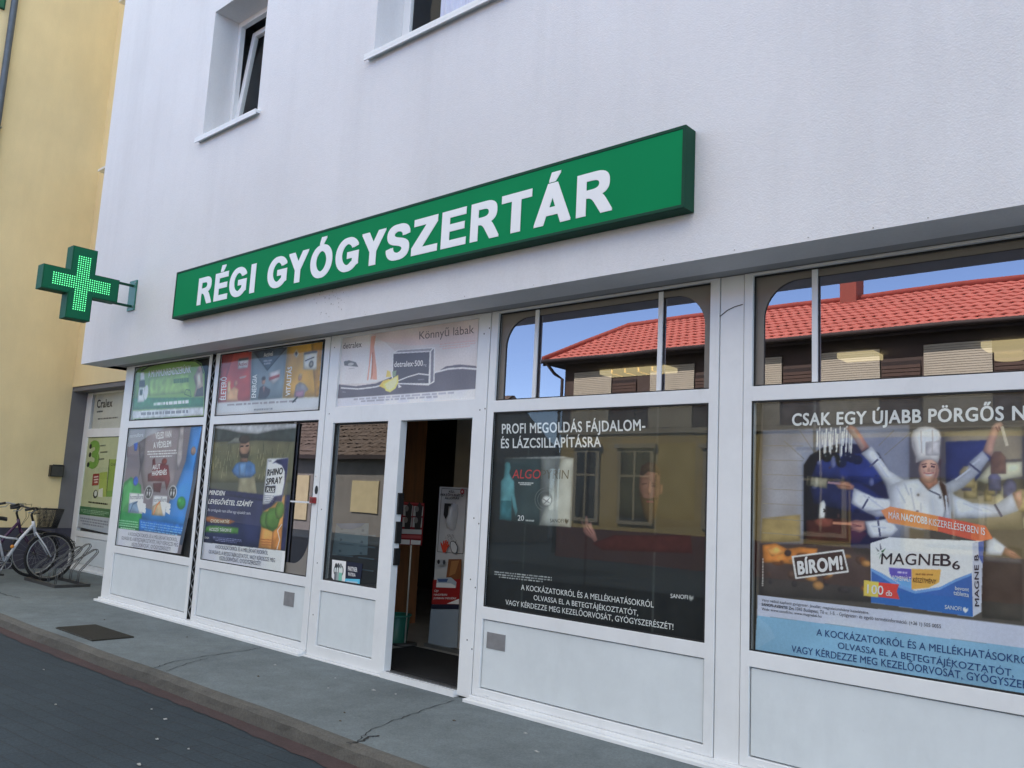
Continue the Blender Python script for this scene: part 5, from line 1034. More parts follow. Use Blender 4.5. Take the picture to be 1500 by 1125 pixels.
# sleeves and hands
P.poly(SKIND, [(-1.688,2.073),(-1.667,2.094),(-1.636,2.077),(-1.616,2.050),(-1.565,1.968),(-1.604,1.943),(-1.647,2.019)]).poly((178, 150, 134), [(-1.678,2.068),(-1.647,2.070),(-1.588,1.968),(-1.606,1.950)])
P.poly(COAT, [(-1.608,1.934),(-1.553,1.972),(-1.508,1.912),(-1.462,1.842),(-1.390,1.793),(-1.372,1.703),(-1.459,1.669),(-1.485,1.778),(-1.541,1.860)]).line((70, 70, 90), [(-1.564,1.860),(-1.508,1.912)], .010).poly(COATD, [(-1.536,1.857),(-1.485,1.778),(-1.459,1.669),(-1.478,1.750),(-1.516,1.831)])
P.poly(SKIND, [(-1.751,1.762),(-1.721,1.779),(-1.680,1.776),(-1.647,1.756),(-1.649,1.733),(-1.690,1.734),(-1.732,1.739)]).line((120, 80, 66), [(-1.722,1.756),(-1.669,1.749)], .008)
P.poly(COAT, [(-1.649,1.745),(-1.598,1.721),(-1.538,1.695),(-1.459,1.690),(-1.440,1.630),(-1.460,1.604),(-1.529,1.593),(-1.599,1.623),(-1.664,1.659)]).line((70, 70, 90), [(-1.604,1.633),(-1.568,1.698)], .010).poly(COATD, [(-1.599,1.623),(-1.529,1.593),(-1.460,1.604),(-1.469,1.639),(-1.558,1.625)])
P.poly(SKIND, [(-1.681,1.557),(-1.640,1.571),(-1.591,1.568),(-1.587,1.521),(-1.620,1.503),(-1.660,1.517)]).line((120, 70, 60), [(-1.660,1.545),(-1.609,1.538)], .008)
P.poly(COAT, [(-1.591,1.566),(-1.519,1.576),(-1.460,1.589),(-1.422,1.531),(-1.461,1.490),(-1.560,1.480),(-1.577,1.501)]).line((70, 70, 90), [(-1.512,1.490),(-1.523,1.573)], .010)
P.poly((172, 174, 184), [(-1.105,1.760),(-1.027,1.839),(-0.984,1.906),(-1.012,1.948),(-1.073,1.891),(-1.087,1.838),(-1.186,1.778),(-1.196,1.709)]).line((70, 70, 90), [(-1.076,1.884),(-1.022,1.835)], .010)
P.poly(SKIN, [(-1.012,1.946),(-0.973,1.916),(-0.955,1.992),(-0.935,2.049),(-0.917,2.077),(-0.927,2.091),(-0.950,2.086),(-0.969,2.069),(-0.988,2.011)]).line((190, 176, 150), [(-0.924,2.068),(-0.903,1.971)], .014)
P.poly((176, 178, 186), [(-1.186,1.768),(-1.143,1.720),(-1.065,1.685),(-0.963,1.681),(-0.887,1.740),(-0.862,1.656),(-0.939,1.623),(-1.041,1.610),(-1.154,1.604)]).line((70, 70, 90), [(-0.966,1.683),(-0.936,1.623)], .010).poly(SKIN, [(-0.887,1.740),(-0.846,1.758),(-0.847,1.693),(-0.862,1.656)])
P.poly((186, 188, 194), [(-1.009,1.499),(-0.975,1.520),(-0.917,1.473),(-0.945,1.432),(-1.011,1.434)]).poly(SKIND, [(-0.927,1.477),(-0.887,1.457),(-0.855,1.428),(-0.896,1.425),(-0.939,1.440)])
# coat, head and hat
P.poly(COAT, [(-1.468,1.760),(-1.390,1.793),(-1.314,1.802),(-1.282,1.765),(-1.269,1.744),(-1.241,1.774),(-1.213,1.796),(-1.173,1.768),(-1.161,1.681),(-1.164,1.556),(-1.309,1.537),(-1.485,1.567),(-1.459,1.669)]).poly(COATD, [(-1.204,1.767),(-1.173,1.768),(-1.164,1.556),(-1.218,1.553),(-1.188,1.661)]).line((80, 80, 96), [(-1.269,1.744),(-1.213,1.718)], .008).line((80, 80, 96), [(-1.314,1.802),(-1.269,1.744)], .006)
for p in [(-1.319,1.717),(-1.324,1.631),(-1.213,1.708)]: P.ell((60, 56, 66), p, .007, .007)
P.poly((74, 48, 36), [(-1.322,1.874),(-1.313,1.889),(-1.218,1.895),(-1.210,1.836),(-1.217,1.777),(-1.201,1.719),(-1.189,1.641),(-1.175,1.681),(-1.186,1.768),(-1.209,1.797),(-1.205,1.905),(-1.266,1.915),(-1.326,1.884)])
P.poly(SKIND, [(-1.305,1.814),(-1.231,1.816),(-1.220,1.782),(-1.269,1.744),(-1.310,1.794)]).ell(SKIN, (-1.266,1.847), 0.0490, 0.0680)
P.line((70, 44, 36), [(-1.296,1.862),(-1.276,1.867)], .010).line((70, 44, 36), [(-1.255,1.867),(-1.235,1.863)], .010).line((90, 60, 50), [(-1.300,1.874),(-1.274,1.881)], .006).line((90, 60, 50), [(-1.257,1.881),(-1.231,1.875)], .006).poly((168, 122, 100), [(-1.269,1.859),(-1.261,1.859),(-1.258,1.837),(-1.273,1.837)]).poly((226, 222, 216), [(-1.288,1.831),(-1.267,1.827),(-1.243,1.832),(-1.254,1.819),(-1.277,1.819)]).line((150, 76, 70), [(-1.291,1.833),(-1.267,1.827),(-1.239,1.834)], .006)
P.poly((206, 200, 196), [(-1.326,1.884),(-1.327,1.914),(-1.347,1.975),(-1.350,2.026),(-1.338,2.056),(-1.310,2.071),(-1.277,2.075),(-1.240,2.069),(-1.212,2.050),(-1.203,2.019),(-1.210,1.964),(-1.214,1.905),(-1.220,1.883),(-1.247,1.901),(-1.280,1.901),(-1.308,1.892)]).poly((182, 176, 176), [(-1.278,1.995),(-1.209,1.999),(-1.214,1.923),(-1.279,1.923)]).poly((182, 172, 166), [(-1.346,2.036),(-1.334,1.995),(-1.318,1.894),(-1.326,1.884),(-1.327,1.914)]).line((170, 162, 158), [(-1.301,2.055),(-1.297,1.935)], .006).line((170, 162, 158), [(-1.243,2.058),(-1.247,1.935)], .006)
# folds in the cloth and the fingers, as the print shows them
for pts in ([(-1.535,1.934),(-1.486,1.862)], [(-1.521,1.883),(-1.467,1.801)], [(-1.429,1.761),(-1.382,1.672)], [(-1.357,1.753),(-1.336,1.635)], [(-1.390,1.783),(-1.363,1.713)], [(-1.251,1.697),(-1.244,1.600)], [(-1.307,1.675),(-1.304,1.587)], [(-1.187,1.719),(-1.180,1.622)], [(-1.598,1.705),(-1.528,1.667)], [(-1.558,1.681),(-1.479,1.628)], [(-1.559,1.543),(-1.480,1.537)], [(-1.060,1.877),(-1.025,1.906)], [(-1.141,1.798),(-1.069,1.857)], [(-1.108,1.683),(-1.023,1.649)], [(-1.022,1.668),(-0.955,1.642)], [(-1.421,1.631),(-1.365,1.584)]): P.line((178, 180, 189), pts, .009)
for pts in ([(-1.732,1.769),(-1.701,1.773)], [(-1.730,1.754),(-1.694,1.759)], [(-1.722,1.741),(-1.686,1.746)], [(-1.671,1.557),(-1.619,1.564)], [(-1.667,1.533),(-1.613,1.536)], [(-1.663,1.516),(-1.620,1.515)], [(-0.951,2.068),(-0.940,2.040)], [(-0.939,2.072),(-0.929,2.049)], [(-0.903,1.450),(-0.871,1.436)], [(-0.907,1.439),(-0.880,1.428)]): P.line((124, 84, 70), pts, .005)
P.poly((200, 158, 134), [(-1.298,1.850),(-1.289,1.857),(-1.276,1.849),(-1.280,1.835),(-1.293,1.835)]).poly((200, 158, 134), [(-1.256,1.849),(-1.241,1.857),(-1.234,1.847),(-1.241,1.835),(-1.254,1.837)]).poly((230, 226, 220), [(-1.284,1.826),(-1.267,1.823),(-1.249,1.827),(-1.256,1.816),(-1.277,1.816)])
P.poly((164, 118, 98), [(-1.229,1.885),(-1.219,1.855),(-1.225,1.816),(-1.246,1.790),(-1.234,1.836)])
# pans
P.poly((120, 116, 100), [(-1.910,1.803),(-1.792,1.793),(-1.798,1.737),(-1.914,1.753)]).poly((196, 190, 170), [(-1.863,1.798),(-1.846,1.796),(-1.850,1.744),(-1.868,1.746)]).poly((50, 48, 44), [(-1.903,1.801),(-1.885,1.800),(-1.892,1.750),(-1.910,1.753)]).line((150, 120, 130), [(-1.792,1.771),(-1.722,1.765)], .012)
P.poly((112, 60, 50), [(-1.872,1.557),(-1.829,1.574),(-1.765,1.569),(-1.765,1.531),(-1.829,1.517),(-1.863,1.530)]).line((176, 120, 96), [(-1.765,1.548),(-1.660,1.548)], .014).poly((222, 220, 216), [(-1.837,1.655),(-1.816,1.672),(-1.805,1.650),(-1.811,1.571),(-1.844,1.569)]).line((30, 28, 30), [(-1.816,1.624),(-1.805,1.609),(-1.818,1.607)], .008)
P.round = False
# arrow ribbon
P.poly((222, 128, 74), [(-1.507,1.627),(-1.459,1.651),(-1.225,1.612),(-1.227,1.535),(-1.470,1.566)]).poly((190, 84, 66), [(-1.225,1.612),(-1.008,1.574),(-0.979,1.514),(-1.042,1.495),(-1.227,1.535)]).poly((206, 104, 66), [(-1.067,1.582),(-1.008,1.574),(-0.979,1.514),(-1.042,1.495),(-1.076,1.509)])
P.text((240, 230, 220), 'MÁR', [(-1.467,1.588),(-1.412,1.583),(-1.467,1.623)], .005).text((244, 236, 226), 'NAGYOBB', [(-1.404,1.582),(-1.277,1.567),(-1.403,1.618)], .03).text((240, 230, 220), 'KISZERELÉSEKBEN IS', [(-1.269,1.565),(-1.012,1.529),(-1.268,1.599)], .005)
# carton
P.poly((206, 207, 211), [(-1.562,1.451),(-1.471,1.486),(-1.061,1.494),(-1.076,1.126),(-1.563,1.140)]).poly((226, 226, 228), [(-1.562,1.451),(-1.471,1.486),(-1.018,1.499),(-1.068,1.488)])
P.poly((46, 92, 156), [(-1.561,1.320),(-1.502,1.296),(-1.417,1.250),(-1.342,1.223),(-1.223,1.255),(-1.152,1.300),(-1.075,1.339),(-1.076,1.126),(-1.563,1.140)]).poly((96, 140, 190), [(-1.561,1.320),(-1.502,1.296),(-1.417,1.250),(-1.342,1.223),(-1.223,1.255),(-1.152,1.300),(-1.075,1.339),(-1.075,1.328),(-1.152,1.287),(-1.223,1.242),(-1.342,1.210),(-1.426,1.234),(-1.561,1.305)])
P.poly((176, 178, 190), [(-1.068,1.488),(-1.018,1.499),(-1.028,1.368),(-1.038,1.155),(-1.076,1.126)]).poly((70, 90, 150), [(-1.042,1.493),(-1.018,1.499),(-1.026,1.386),(-1.044,1.422)]).text((50, 50, 60), 'MAGNE B', [(-1.046,1.181),(-1.043,1.431),(-1.065,1.179)], .02)
P.text((44, 44, 50), 'MAGNE', [(-1.510,1.345),(-1.223,1.362),(-1.505,1.403)], .006).text((44, 44, 50), 'B', [(-1.218,1.362),(-1.170,1.363),(-1.216,1.422)], .012).text((44, 44, 50), '6', [(-1.163,1.350),(-1.129,1.351),(-1.162,1.392)], .012)
for a in ([(-1.516,1.412),(-1.538,1.433),(-1.526,1.412)], [(-1.513,1.417),(-1.515,1.455),(-1.505,1.425)], [(-1.509,1.413),(-1.483,1.431),(-1.501,1.403)], [(-1.516,1.404),(-1.536,1.388),(-1.521,1.398)], [(-1.511,1.401),(-1.521,1.364),(-1.509,1.390)]): P.poly((60, 90, 60) if a[0][1] > a[2][1] else (40, 44, 44), a)
P.poly((84, 76, 156), [(-1.470,1.330),(-1.357,1.334),(-1.359,1.229),(-1.407,1.251),(-1.450,1.271),(-1.467,1.299)]).poly((206, 150, 74), [(-1.357,1.334),(-1.216,1.343),(-1.226,1.278),(-1.277,1.246),(-1.359,1.229)]).poly((96, 150, 196), [(-1.464,1.284),(-1.358,1.280),(-1.359,1.229),(-1.407,1.246)])
P.micro((206, 200, 226), [(-1.433,1.307),(-1.369,1.308),(-1.433,1.320)], 1, .6).micro((120, 84, 40), [(-1.345,1.305),(-1.240,1.310),(-1.345,1.318)], 1, .6).text((224, 226, 236), 'KOMBINÁLT', [(-1.452,1.268),(-1.362,1.268),(-1.451,1.292)], .01).text((84, 60, 34), 'KÉSZÍTMÉNY', [(-1.351,1.268),(-1.241,1.269),(-1.349,1.290)], .01)
P.poly((214, 180, 84), [(-1.598,1.253),(-1.522,1.250),(-1.525,1.172),(-1.602,1.172)]).poly((190, 62, 56), [(-1.522,1.250),(-1.420,1.248),(-1.432,1.212),(-1.419,1.174),(-1.525,1.172)]).text((244, 240, 230), '100', [(-1.582,1.186),(-1.500,1.186),(-1.580,1.232)], .01).text((244, 240, 230), 'db', [(-1.486,1.184),(-1.455,1.185),(-1.486,1.212)], .005)
P.text((198, 206, 222), 'bevont', [(-1.153,1.249),(-1.090,1.248),(-1.152,1.268)]).text((198, 206, 222), 'tabletta', [(-1.160,1.224),(-1.091,1.220),(-1.160,1.246)]).text((198, 206, 222), 'SANOFI', [(-1.202,1.150),(-1.127,1.150),(-1.201,1.169)]).poly((198, 206, 222), [(-1.120,1.165),(-1.109,1.170),(-1.106,1.160),(-1.097,1.168),(-1.098,1.153),(-1.108,1.141),(-1.118,1.151)])
# stamp
P.poly((206, 204, 200), [(-2.000,1.348),(-1.706,1.408),(-1.678,1.287),(-1.977,1.222)]).poly((52, 46, 44), [(-1.987,1.341),(-1.713,1.397),(-1.688,1.295),(-1.968,1.233)]).text((222, 220, 216), 'BÍROM!', [(-1.957,1.249),(-1.711,1.301),(-1.964,1.319)], .05)
P.micro((170, 166, 160), [(-2.169,1.147),(-2.168,1.354),(-2.178,1.146)], 1, .8)
P.round = False
hd = [(-1.998,2.095),(-0.916,2.098),(-1.996,2.164)]
P.text((216, 216, 216), 'CSAK EGY ÚJABB PÖRGŐS NAP?', hd, .03, 1.04, ref='CSAK EGY ÚJABB PÖRGŐS')
a = [(-2.202,1.109),(-2.205,0.993),(-2.217,0.795),(-0.857,1.111),(-0.860,1.010)]
P.poly((178, 180, 196), [a[0], a[3], (XRR, a[3][1]), (XRR, a[4][1]), a[4], a[1]]).poly((122, 160, 186), [a[1], a[4], (XRR, a[4][1]), (XRR, .80), a[2]]).poly((132, 166, 190), [(-2.202,0.987),(-2.128,0.941),(-2.093,0.882),(-2.212,0.801)])
P.text((44, 44, 54), 'Vény nélkül kapható gyógyszer. Javallat: magnéziumhiány kezelésére.', [(-2.177,1.077),(-1.573,1.078),(-2.176,1.092)], .0).text((34, 34, 44), 'SANOFI-AVENTIS Zrt.', [(-2.177,1.053),(-1.983,1.050),(-2.176,1.068)], .03).text((44, 44, 54), '1045 Budapest, Tó u. 1-5. - Gyógyszer- és egyéb termékinformáció: (+36 1) 505 0055', [(-1.975,1.050),(-1.222,1.052),(-1.974,1.068)], .0).text((44, 44, 54), 'Web: www.sanofi.hu, www.magneb6.hu', [(-2.177,1.027),(-1.828,1.028),(-2.176,1.042)], .0)
P.text((34, 62, 110), 'A KOCKÁZATOKRÓL ÉS A MELLÉKHATÁSOKRÓL', [(-1.856,0.929),(-0.906,0.936),(-1.855,0.965)], .004, 1.0, ref='A KOCKÁZATOKRÓL ÉS A MELLÉKHATÁSOK').text((34, 62, 110), 'OLVASSA EL A BETEGTÁJÉKOZTATÓT,', [(-1.739,0.877),(-0.907,0.870),(-1.738,0.910)], .004).text((34, 62, 110), 'VAGY KÉRDEZZE MEG KEZELŐORVOSÁT, GYÓGYSZERÉSZÉT!', [(-1.998,0.819),(-0.949,0.823),(-1.997,0.856)], .004, 1.0, ref='VAGY KÉRDEZZE MEG KEZELŐORVOSÁT, GYÓGY')
P.done()
# ---- the recess window on the left
P = Poster('light grey notice with one bold black word atop the recessed window', 'poster', 5.912, pr(172, 172, 166), [(-14.729,3.035),(-13.553,3.027)][0:1] + [(-13.07, 3.015), (-13.07, 2.435)] + [(-14.722,2.427)])
P.text((28, 28, 30), 'Cralex', [(-14.607,2.786),(-14.015,2.784),(-14.627,2.921)], .03).micro((60, 60, 62), [(-14.613,2.704),(-14.306,2.709),(-14.622,2.737)], 1, .8).micro((80, 80, 82), [(-14.591,2.583),(-13.599,2.590),(-14.599,2.612)], 1, .8)
P.done()
P = Poster('pale green poster with a big green number three in the recessed window', 'poster', 5.912, pr(166, 170, 134), [(-14.833,2.281)][0:1] + [(-13.07, 2.285), (-13.07, .735)] + [(-14.816,0.794)])
P.text((104, 142, 58), '3', [(-14.607,1.775),(-14.302,1.793),(-14.669,2.200)], .06)
for p in [(-14.675,2.136),(-14.658,1.994),(-14.686,1.828)]: P.ell((26, 28, 24), p, .05, .042)
P.micro((90, 96, 80), [(-14.328,2.130),(-14.047,2.142),(-14.335,2.154)], 1, .9).micro((90, 96, 80), [(-14.297,2.019),(-13.935,2.033),(-14.305,2.048)], 1, .9).micro((90, 96, 80), [(-14.322,1.903),(-14.036,1.919),(-14.330,1.932)], 1, .9)
P.poly((128, 150, 66), [(-13.885,1.925),(-13.559,1.926),(-13.484,1.335),(-13.842,1.322)]).line((40, 60, 34), [(-13.885,1.925),(-13.842,1.322)], .02).text((60, 76, 44), 'Cralex', [(-13.813,1.817),(-13.550,1.829),(-13.814,1.864)], .015).poly((146, 160, 74), [(-14.187,1.701),(-13.906,1.722),(-13.842,1.322),(-14.136,1.312)]).poly((100, 138, 60), [(-13.835,1.416),(-13.510,1.434),(-13.505,1.334),(-13.842,1.322)])
P.poly((134, 48, 40), [(-14.440,1.676),(-14.195,1.689),(-14.187,1.500),(-14.432,1.484)]).micro((206, 190, 180), [(-14.389,1.614),(-14.223,1.627),(-14.401,1.657)], 3, .5)
P.ell((36, 38, 36), (-14.258,1.351), 0.0890, 0.0700).ell((176, 178, 172), (-14.250,1.361), 0.0560, 0.0470).poly((190, 190, 176), [(-14.146,1.430),(-13.999,1.458),(-13.969,1.309),(-14.147,1.312)])
P.micro((36, 38, 30), [(-14.559,1.202),(-13.615,1.193),(-14.567,1.230)], 1, .9)
P.poly((48, 96, 60), [(-14.797,1.135),(-14.503,1.128)][0:1] + [(-13.07, [(-14.797,1.135)][0][1]), (-13.07, [(-14.805,0.999)][0][1])] + [(-14.817,0.998)]).micro((150, 180, 150), [(-14.746,1.079),(-13.679,1.076),(-14.753,1.103)], 3, .3)
P.poly((160, 164, 172), [(-14.815,0.994)][0:1] + [(-13.07, [(-14.815,0.994)][0][1]), (-13.07, .735)] + [(-14.816,0.794)]).micro((112, 114, 126), [(-14.731,0.930),(-13.663,0.916),(-14.744,0.973)], 3, .6)
P.done()
# ---- things on the door glass
P = Poster('white and navy sticker with a row of round figures, low on the door glass', 'sticker', 4.7385, pr(20, 24, 44), [(-6.275,0.977),(-5.841,0.977),(-5.857,0.790),(-6.216,0.789),(-6.263,0.821)], 'door_sticker')
PSK = 4.7385
P.poly((214, 216, 214), [(-6.273,0.976),(-6.072,0.977),(-6.063,0.793),(-6.212,0.790),(-6.261,0.821)]).poly((84, 168, 196), [(-6.066,0.828),(-5.861,0.843),(-5.861,0.792),(-6.065,0.790)])
for p in [(-6.199,0.887),(-6.168,0.891),(-6.136,0.890)]: P.ell((60, 64, 66), p, .04, .05).ell((190, 196, 194), p, .03, .04)
for p, c in zip([(-6.208,0.929),(-6.175,0.932),(-6.139,0.932)], ((40, 40, 44), (70, 74, 76), (120, 126, 126))): P.ell(c, p, .016, .022)
for p, c in zip([(-6.199,0.843),(-6.167,0.842),(-6.134,0.843)], ((96, 100, 104), (140, 146, 148), (110, 168, 150))): P.poly(c, rect(p[0] - .022, p[0] + .022, p[1] - .05, p[1] + .03))
P.text((214, 216, 222), 'PARTNER', [(-6.028,0.900),(-5.902,0.900),(-6.033,0.937)], .02).text((214, 216, 222), 'PATIKA', [(-6.019,0.858),(-5.921,0.858),(-6.022,0.886)], .02).text((200, 226, 236), 'egészségpénztár', [(-6.041,0.800),(-5.881,0.806),(-6.043,0.816)], .01)
P.done()
P = Poster('pale blue printed notice behind the glass left of the doorway', 'notice', 4.80, pr(98, 122, 132), [(-6.339,1.295),(-5.875,1.323)][0:2] + [(-5.862,1.047),(-6.363,1.007)], 'notice')
rg = random.Random(2); q = [(-6.337,1.275),(-5.903,1.074)]
for k in range(4):
    for j in range(2):
        x = q[0][0] + .06 + j * .30; z = q[0][1] - .05 - k * .10; P.poly((74, 98, 110), rect(x, x + .22, z - .012, z)).ell((60, 84, 98), (x + .03, z + .03), .02, .012)
P.poly((60, 90, 130), [(-6.339,1.295),(-5.913,1.321),(-5.985,1.283),(-6.098,1.257),(-6.257,1.255)])
P.done()

# ================================================================== things inside the doorway
q = [(-6.150,1.686),(-5.755,1.684)]
hs = thing('sanitiser_stand', 'tall white display stand with a hand dispenser, inside the doorway', 'display stand')
X0, X1, ZT = q[0][0], q[1][0] + .04, q[0][1]
g = MB(); g.plate([rect(X0, X1, .16, ZT)], 5.9, .012, pr(176, 176, 174), .002); b = g.build('board', hs)
g = MB(); y = 5.8985
def fl(c, pts):
    global y
    y -= .0004; g.flat(pts, y, pr(*c))
def rring(pts_out, w):   # a thin rounded outline
    return pts_out
o = [(-6.117,1.671),(-5.761,1.668),(-5.763,1.049),(-6.124,1.042)]
fl((28, 30, 32), o); cxm = sum(p[0] for p in o) / 4; czm = sum(p[1] for p in o) / 4
fl((176, 176, 174), [(cxm + (p[0] - cxm) * .965, czm + (p[1] - czm) * .985) for p in o])
dots = random.Random(4); a = [(-5.938,1.251)]
for k in range(60):
    t = dots.uniform(-50, 50); r_ = dots.uniform(.03, .13); px = a[0][0] + .0 + math.sin(R(t)) * r_; pz = a[0][1] - math.cos(R(t)) * r_
    fl((60, 62, 62), ellipse(px, pz, .0028, .0034, 6))
def hand(pts, c): fl(c, pts)
hand([(-6.019,1.042),(-6.057,1.117),(-6.063,1.145),(-6.039,1.131),(-6.026,1.113),(-6.025,1.156),(-6.007,1.163),(-6.004,1.128),(-5.992,1.169),(-5.976,1.167),(-5.981,1.130),(-5.964,1.160),(-5.952,1.156),(-5.964,1.113),(-5.939,1.133),(-5.934,1.123),(-5.965,1.083),(-5.981,1.048)], (190, 66, 44))
hand([(-5.903,1.062),(-5.926,1.113),(-5.925,1.152),(-5.907,1.164),(-5.881,1.166),(-5.854,1.155),(-5.825,1.125),(-5.816,1.108),(-5.827,1.055),(-5.864,1.047)], (60, 62, 62)); hand([(-5.897,1.068),(-5.918,1.113),(-5.917,1.148),(-5.903,1.158),(-5.881,1.159),(-5.857,1.148),(-5.832,1.122),(-5.824,1.107),(-5.835,1.059),(-5.864,1.052)], (186, 186, 184))
fl((150, 60, 60), ellipse(*[(-5.800,1.645)][0], .028, .028, 12)); fl((190, 170, 168), ellipse(*[(-5.800,1.645)][0], .012, .012, 10))
fl((112, 70, 42), [(-5.934,0.987),(-5.756,1.002),(-5.751,0.809),(-5.952,0.796)]); fl((150, 104, 64), [(-5.895,0.971),(-5.784,0.988),(-5.829,0.860),(-5.911,0.826)]); fl((150, 150, 150), [(-6.106,0.967),(-5.972,0.980),(-5.986,0.924),(-6.105,0.913)]); fl((40, 40, 44), ellipse(*[(-6.069,0.950)][0], .02, .022, 12)); fl((60, 60, 64), ellipse(*[(-5.992,0.953)][0], .02, .022, 12))
fl((134, 34, 34), [(-6.131,0.771),(-5.755,0.815),(-5.751,0.579),(-6.130,0.536)]); fl((150, 160, 170), [(-6.075,0.795),(-5.882,0.818),(-5.804,0.782),(-5.807,0.725),(-6.082,0.704)]); fl((206, 206, 206), [(-6.078,0.747),(-5.877,0.762),(-5.812,0.745),(-5.818,0.724),(-6.079,0.705)]); fl((60, 80, 120), [(-6.070,0.784),(-5.918,0.802),(-5.935,0.769),(-6.048,0.758)])
fl((206, 206, 206), [(-5.917,0.566),(-5.755,0.631),(-5.751,0.580)]); fl((34, 36, 52), [(-6.133,0.533),(-5.751,0.580),(-5.754,0.534),(-6.133,0.491)]); fl((128, 140, 152), [(-6.133,0.488),(-5.754,0.531),(-5.744,0.179),(-6.142,0.120)])
g.build('print', b)
g = MB(); y -= .001
text_to(g, 'KÉZ-', *[(-5.978,1.632),(-5.897,1.631),(-5.977,1.651)], y, pr(40, 40, 42), .03); text_to(g, 'FERTŐTLENÍTŐ', *[(-6.093,1.596),(-5.778,1.598),(-6.093,1.617)], y, pr(40, 40, 42), .03); text_to(g, 'ÁLLOMÁS', *[(-6.030,1.565),(-5.835,1.570),(-6.030,1.586)], y, pr(40, 40, 42), .03)
text_to(g, 'NAGYBAN', *[(-6.102,0.622),(-5.920,0.641),(-6.102,0.640)], y, pr(214, 206, 206), .01); text_to(g, 'JOBBAN MEGÉRI!', *[(-6.107,0.589),(-5.795,0.621),(-6.107,0.606)], y, pr(214, 206, 206), .01); text_to(g, 'ÚJ!', *[(-6.098,0.659),(-6.044,0.664),(-6.097,0.676)], y, pr(214, 206, 206), .02)
g.build('lettering', b)
g = MB(); g.box(X0 - .02, X1 + .02, 5.84, 5.98, .131, .165, STEEL); g.tube([(X0 + .2, 5.93, .165), (X0 + .2, 5.93, ZT)], .012, STEEL); g.build('base', hs)
d = [(-5.933,1.530),(-5.911,1.272)]; dx, dz1, dz0 = d[0][0], d[0][1], d[1][1]
DW = surf('dispenser_white', (.6, .6, .6), .3)
g = MB(); vs = []; prof = [(0, .05, .02), (.06, .062, .07), (.3, .066, .09), (.7, .058, .085), (.92, .045, .06), (1, .03, .02)]
for t, w_, dp in prof:
    z = dz1 + (dz0 - dz1) * t
    for k in range(10):
        an = R(180 + 180 * k / 9); vs.append((dx + w_ * math.cos(an), 5.893 + dp * math.sin(an), z))
g.add(vs, [(i * 10 + k, i * 10 + k + 1, (i + 1) * 10 + k + 1, (i + 1) * 10 + k) for i in range(len(prof) - 1) for k in range(9)] + [tuple(range(10)), tuple(range(59, 49, -1))], DW, True); ds = g.build('dispenser', hs)
g = MB(); h_ = dz1 - dz0
g.add([(dx - .03, 5.80, dz1 - .12 * h_), (dx + .03, 5.80, dz1 - .12 * h_), (dx + .03, 5.796, dz1 - .45 * h_), (dx, 5.798, dz1 - .62 * h_), (dx - .03, 5.796, dz1 - .45 * h_)], [(0, 4, 3, 2, 1)], BLACKM); g.box(dx - .03, dx + .03, 5.80, 5.86, dz1 - .12 * h_, dz1 - .02 * h_, BLACKM); g.build('window', ds)
seat(hs)
# red-edged board on a pole
rs = thing('notice_stand', 'red-edged notice board with four grey pictures on a thin pole, inside the doorway', 'display stand')
q = [(-6.512,1.520),(-6.166,1.514),(-6.170,1.102),(-6.484,1.087)]
g = MB(); g.plate([q[::-1]], 5.72, .008, pr(112, 26, 30)); b = g.build('board', rs)
g = MB(); y = 5.7195
fl((150, 60, 60), [(-6.474,1.513),(-6.173,1.508),(-6.174,1.499),(-6.475,1.502)])
for p in ([(-6.469,1.486),(-6.327,1.483),(-6.329,1.380),(-6.464,1.379)], [(-6.315,1.481),(-6.174,1.482),(-6.173,1.388),(-6.317,1.381)], [(-6.467,1.363),(-6.328,1.367),(-6.327,1.273),(-6.465,1.267)], [(-6.316,1.368),(-6.176,1.372),(-6.175,1.276),(-6.314,1.273)]):
    fl((150, 148, 142), p); c = Vector((sum(k[0] for k in p) / 4, sum(k[1] for k in p) / 4)); fl((44, 40, 38), [(c.x - .03, c.y - .09), (c.x + .05, c.y - .07), (c.x + .06, c.y + .05), (c.x + .01, c.y + .09), (c.x - .04, c.y + .02)]); fl((110, 104, 98), ellipse(c.x - .02, c.y + .02, .03, .03, 10))
fl((160, 158, 154), [(-6.467,1.246),(-6.173,1.255),(-6.172,1.210),(-6.471,1.199)]); fl((150, 70, 70), [(-6.469,1.186),(-6.175,1.199),(-6.176,1.167),(-6.471,1.156)]); fl((190, 188, 184), [(-6.473,1.142),(-6.334,1.146),(-6.334,1.101),(-6.473,1.096)]); fl((190, 188, 184), [(-6.318,1.147),(-6.174,1.149),(-6.179,1.109),(-6.318,1.102)])
g.build('print', b)
g = MB(); pp = [(-6.333,1.090)][0]; g.tube([(pp[0], 5.735, .15), (pp[0], 5.735, pp[1] + .4)], .009, surf('pole_cream', (.5, .47, .40), .4), 8); g.build('pole', rs)
g = MB(); g.tube([(pp[0], 5.735, .131), (pp[0], 5.735, .15)], .12, DKSTEEL, 20); g.build('base', rs); seat(rs)
